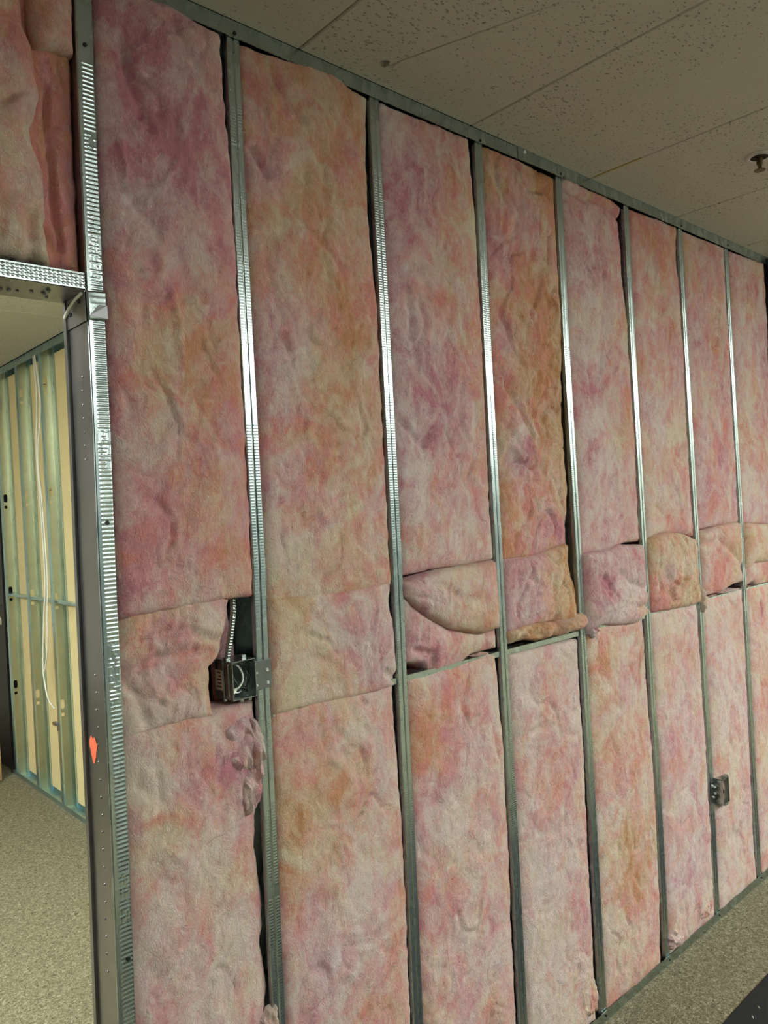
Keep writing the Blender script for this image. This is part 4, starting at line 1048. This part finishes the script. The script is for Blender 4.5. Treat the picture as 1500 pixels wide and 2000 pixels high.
for q, yw in enumerate(BST):
    base = (BX+0.046, yw, 0.001)
    e = empty('metal_stud', base, f'galvanized steel stud, {NAMES[q]} from the black door in the room behind', 'stud', 'studs of the room behind the doorway')
    web_with_holes(base, yw, e)
    bx_ = lambda nm, a: box(nm, a[0]-base[0], a[1]-base[0], a[2]-base[1], a[3]-base[1], a[4]-base[2], a[5]-base[2], M['steel_blue_reflection'], e)
    bx_('front_flange', (BX-0.0006, BX+0.0008, yw-0.042, yw, 0.003, H-0.004))
    bx_('front_lip', (BX+0.0008, BX+0.009, yw-0.042, yw-0.0408, 0.003, H-0.004))
    bx_('back_flange', (BX+0.0640, BX+0.0660, yw-0.085, yw, 0.003, H-0.004))
    bx_('back_lip', (BX+0.0570, BX+0.0640, yw-0.085, yw-0.0838, 0.003, H-0.004))
# drywall screws through the web knock-outs of the third stud
e_ = None
for i, z in enumerate((2.53, 1.88, 1.20, 0.60)):
    pts = [(BX+0.0685, 3.44, z+0.03), (BX+0.034, 3.44, z+0.03)]
    bm = bmesh.new(); S_ = np.linspace(0, 1, 28)
    add_tube(bm, [tuple(np.array(pts[0])*(1-s_)+np.array(pts[1])*s_) for s_ in S_], 0.002, 6, lambda i: (0.0028 if i % 2 else 0.0018)*(1-max(0, (i-22)/6)))
    o = bm_obj('screw', bm, M['screw'], bw)
def room_track(z0, z1, top, label):
    b = (BX+0.046, 2.2, z0 if not top else z1)
    e = empty('top_track' if top else 'floor_track', b, label, 'track')
    for nm, xa in (('front_leg', BX-0.0022), ('back_leg', BX+0.0662)):
        box(nm, xa-b[0], xa+0.0014-b[0], 0.12-b[1], 4.280-b[1], z0-b[2], z1-b[2], M['steel_blue_reflection'], e)
    zz0 = (z1-0.0014 if top else z0)
    box('web', BX-0.002-b[0], BX+0.0676-b[0], 0.12-b[1], 4.280-b[1], zz0-b[2], zz0+0.0014-b[2], M['steel_blue_reflection'], e)
room_track(2.720, H-0.0006, True, 'deep galvanized ceiling track of the side wall in the room behind')
room_track(0.0006, 0.030, False, 'galvanized floor track of the side wall in the room behind')
# bridging bar through the side wall
bb_ = empty('bridging_bar', (BX+0.033, 2.2, 1.245), 'thin horizontal steel bar threaded through the studs in the room behind', 'channel')
box('flange', -0.02, 0.02, -1.9, 2.07, -0.002, 0.000, M['steel_blue_reflection'], bb_)
box('web', -0.022, -0.020, -1.9, 2.07, -0.014, 0.000, M['steel_blue_reflection'], bb_)
# white cable hanging down the side wall
cpts = [(BX-0.012, 3.395, 2.716), (BX-0.010, 3.378, 2.455), (BX-0.010, 3.435, 2.154), (BX-0.010, 3.414, 1.779), (BX-0.010, 3.405, 1.377), (BX-0.010, 3.458, 1.156), (BX-0.010, 3.527, 0.835), (BX-0.008, 3.483, 0.652), (BX-0.004, 3.385, 0.593)]
c1 = tube('white_cable', cpts, 0.0052, M['whitewire'], None, 14, 8); tag(c1, 'white cable hanging down the studs, ending in a curled tip above the floor', 'cable')
cp2 = [(BX-0.016, 3.36, 2.716), (BX-0.012, 3.318, 2.42), (BX-0.012, 3.41, 2.10), (BX-0.012, 3.375, 1.78), (BX-0.012, 3.36, 1.40), (BX-0.014, 3.39, 1.17), (BX-0.014, 3.43, 0.93), (BX-0.012, 3.50, 0.80)]
c2 = tube('white_cable', cp2, 0.0050, M['whitewire'], None, 14, 8); tag(c2, 'second white cable running beside the longer one down the studs', 'cable')
cl = empty('cable_clamp', (BX-0.004, 3.355, 0.50), 'small steel cable clamp hanging on a stud below the white cable tip', 'clamp')
box('body', -0.012, 0.010, -0.014, 0.040, -0.006, 0.014, M['steel_shaded'], cl, 0.002)
box('tongue', -0.006, 0.006, -0.040, -0.014, -0.034, 0.004, M['steel_shaded'], cl, 0.002)

# black door beyond the framing, with knob
de = empty('door_1', (BX+0.03, 4.765, 0.0)); tag(de, kind='structure')
box('slab', -0.022, 0.022, -0.445, 0.43, 0.01, 2.10, M['blackdoor'], de, 0.003)
box('rail', -0.026, -0.022, -0.40, 0.38, 1.14, 1.16, M['blackdoor'], de, 0.001)
cyl('rose', (-0.026, -0.375, 1.045), 0.028, 0.010, M['knob'], de, 'x', 24)
bm = bmesh.new(); bmesh.ops.create_uvsphere(bm, u_segments=20, v_segments=12, radius=0.026, matrix=Matrix.Translation((-0.060, -0.375, 1.045)) @ Matrix.Diagonal((0.8, 1, 1, 1)))
bm_obj('knob', bm, M['knob'], de, smooth=True)
box('frame_post', -0.035, 0.09, -0.480, -0.447, 0.0, 2.12, M['blackdoor'], de, 0.002)
# tan board standing in front of it
te = empty('wooden_board', (0.66, 4.19, 0.0), 'tan wooden board standing on the carpet in front of the black door', 'board')
box('panel', -0.33, 0.325, -0.016, 0.016, 0.004, 0.92, M['tan'], te, 0.003)
box('edge_band', 0.325, 0.330, -0.016, 0.016, 0.004, 0.92, M['tan'], te, 0.001)
for x_ in (-0.28, 0.26): box('foot', x_-0.03, x_+0.03, -0.10, 0.10, 0.0, 0.02, M['tan'], te, 0.003)
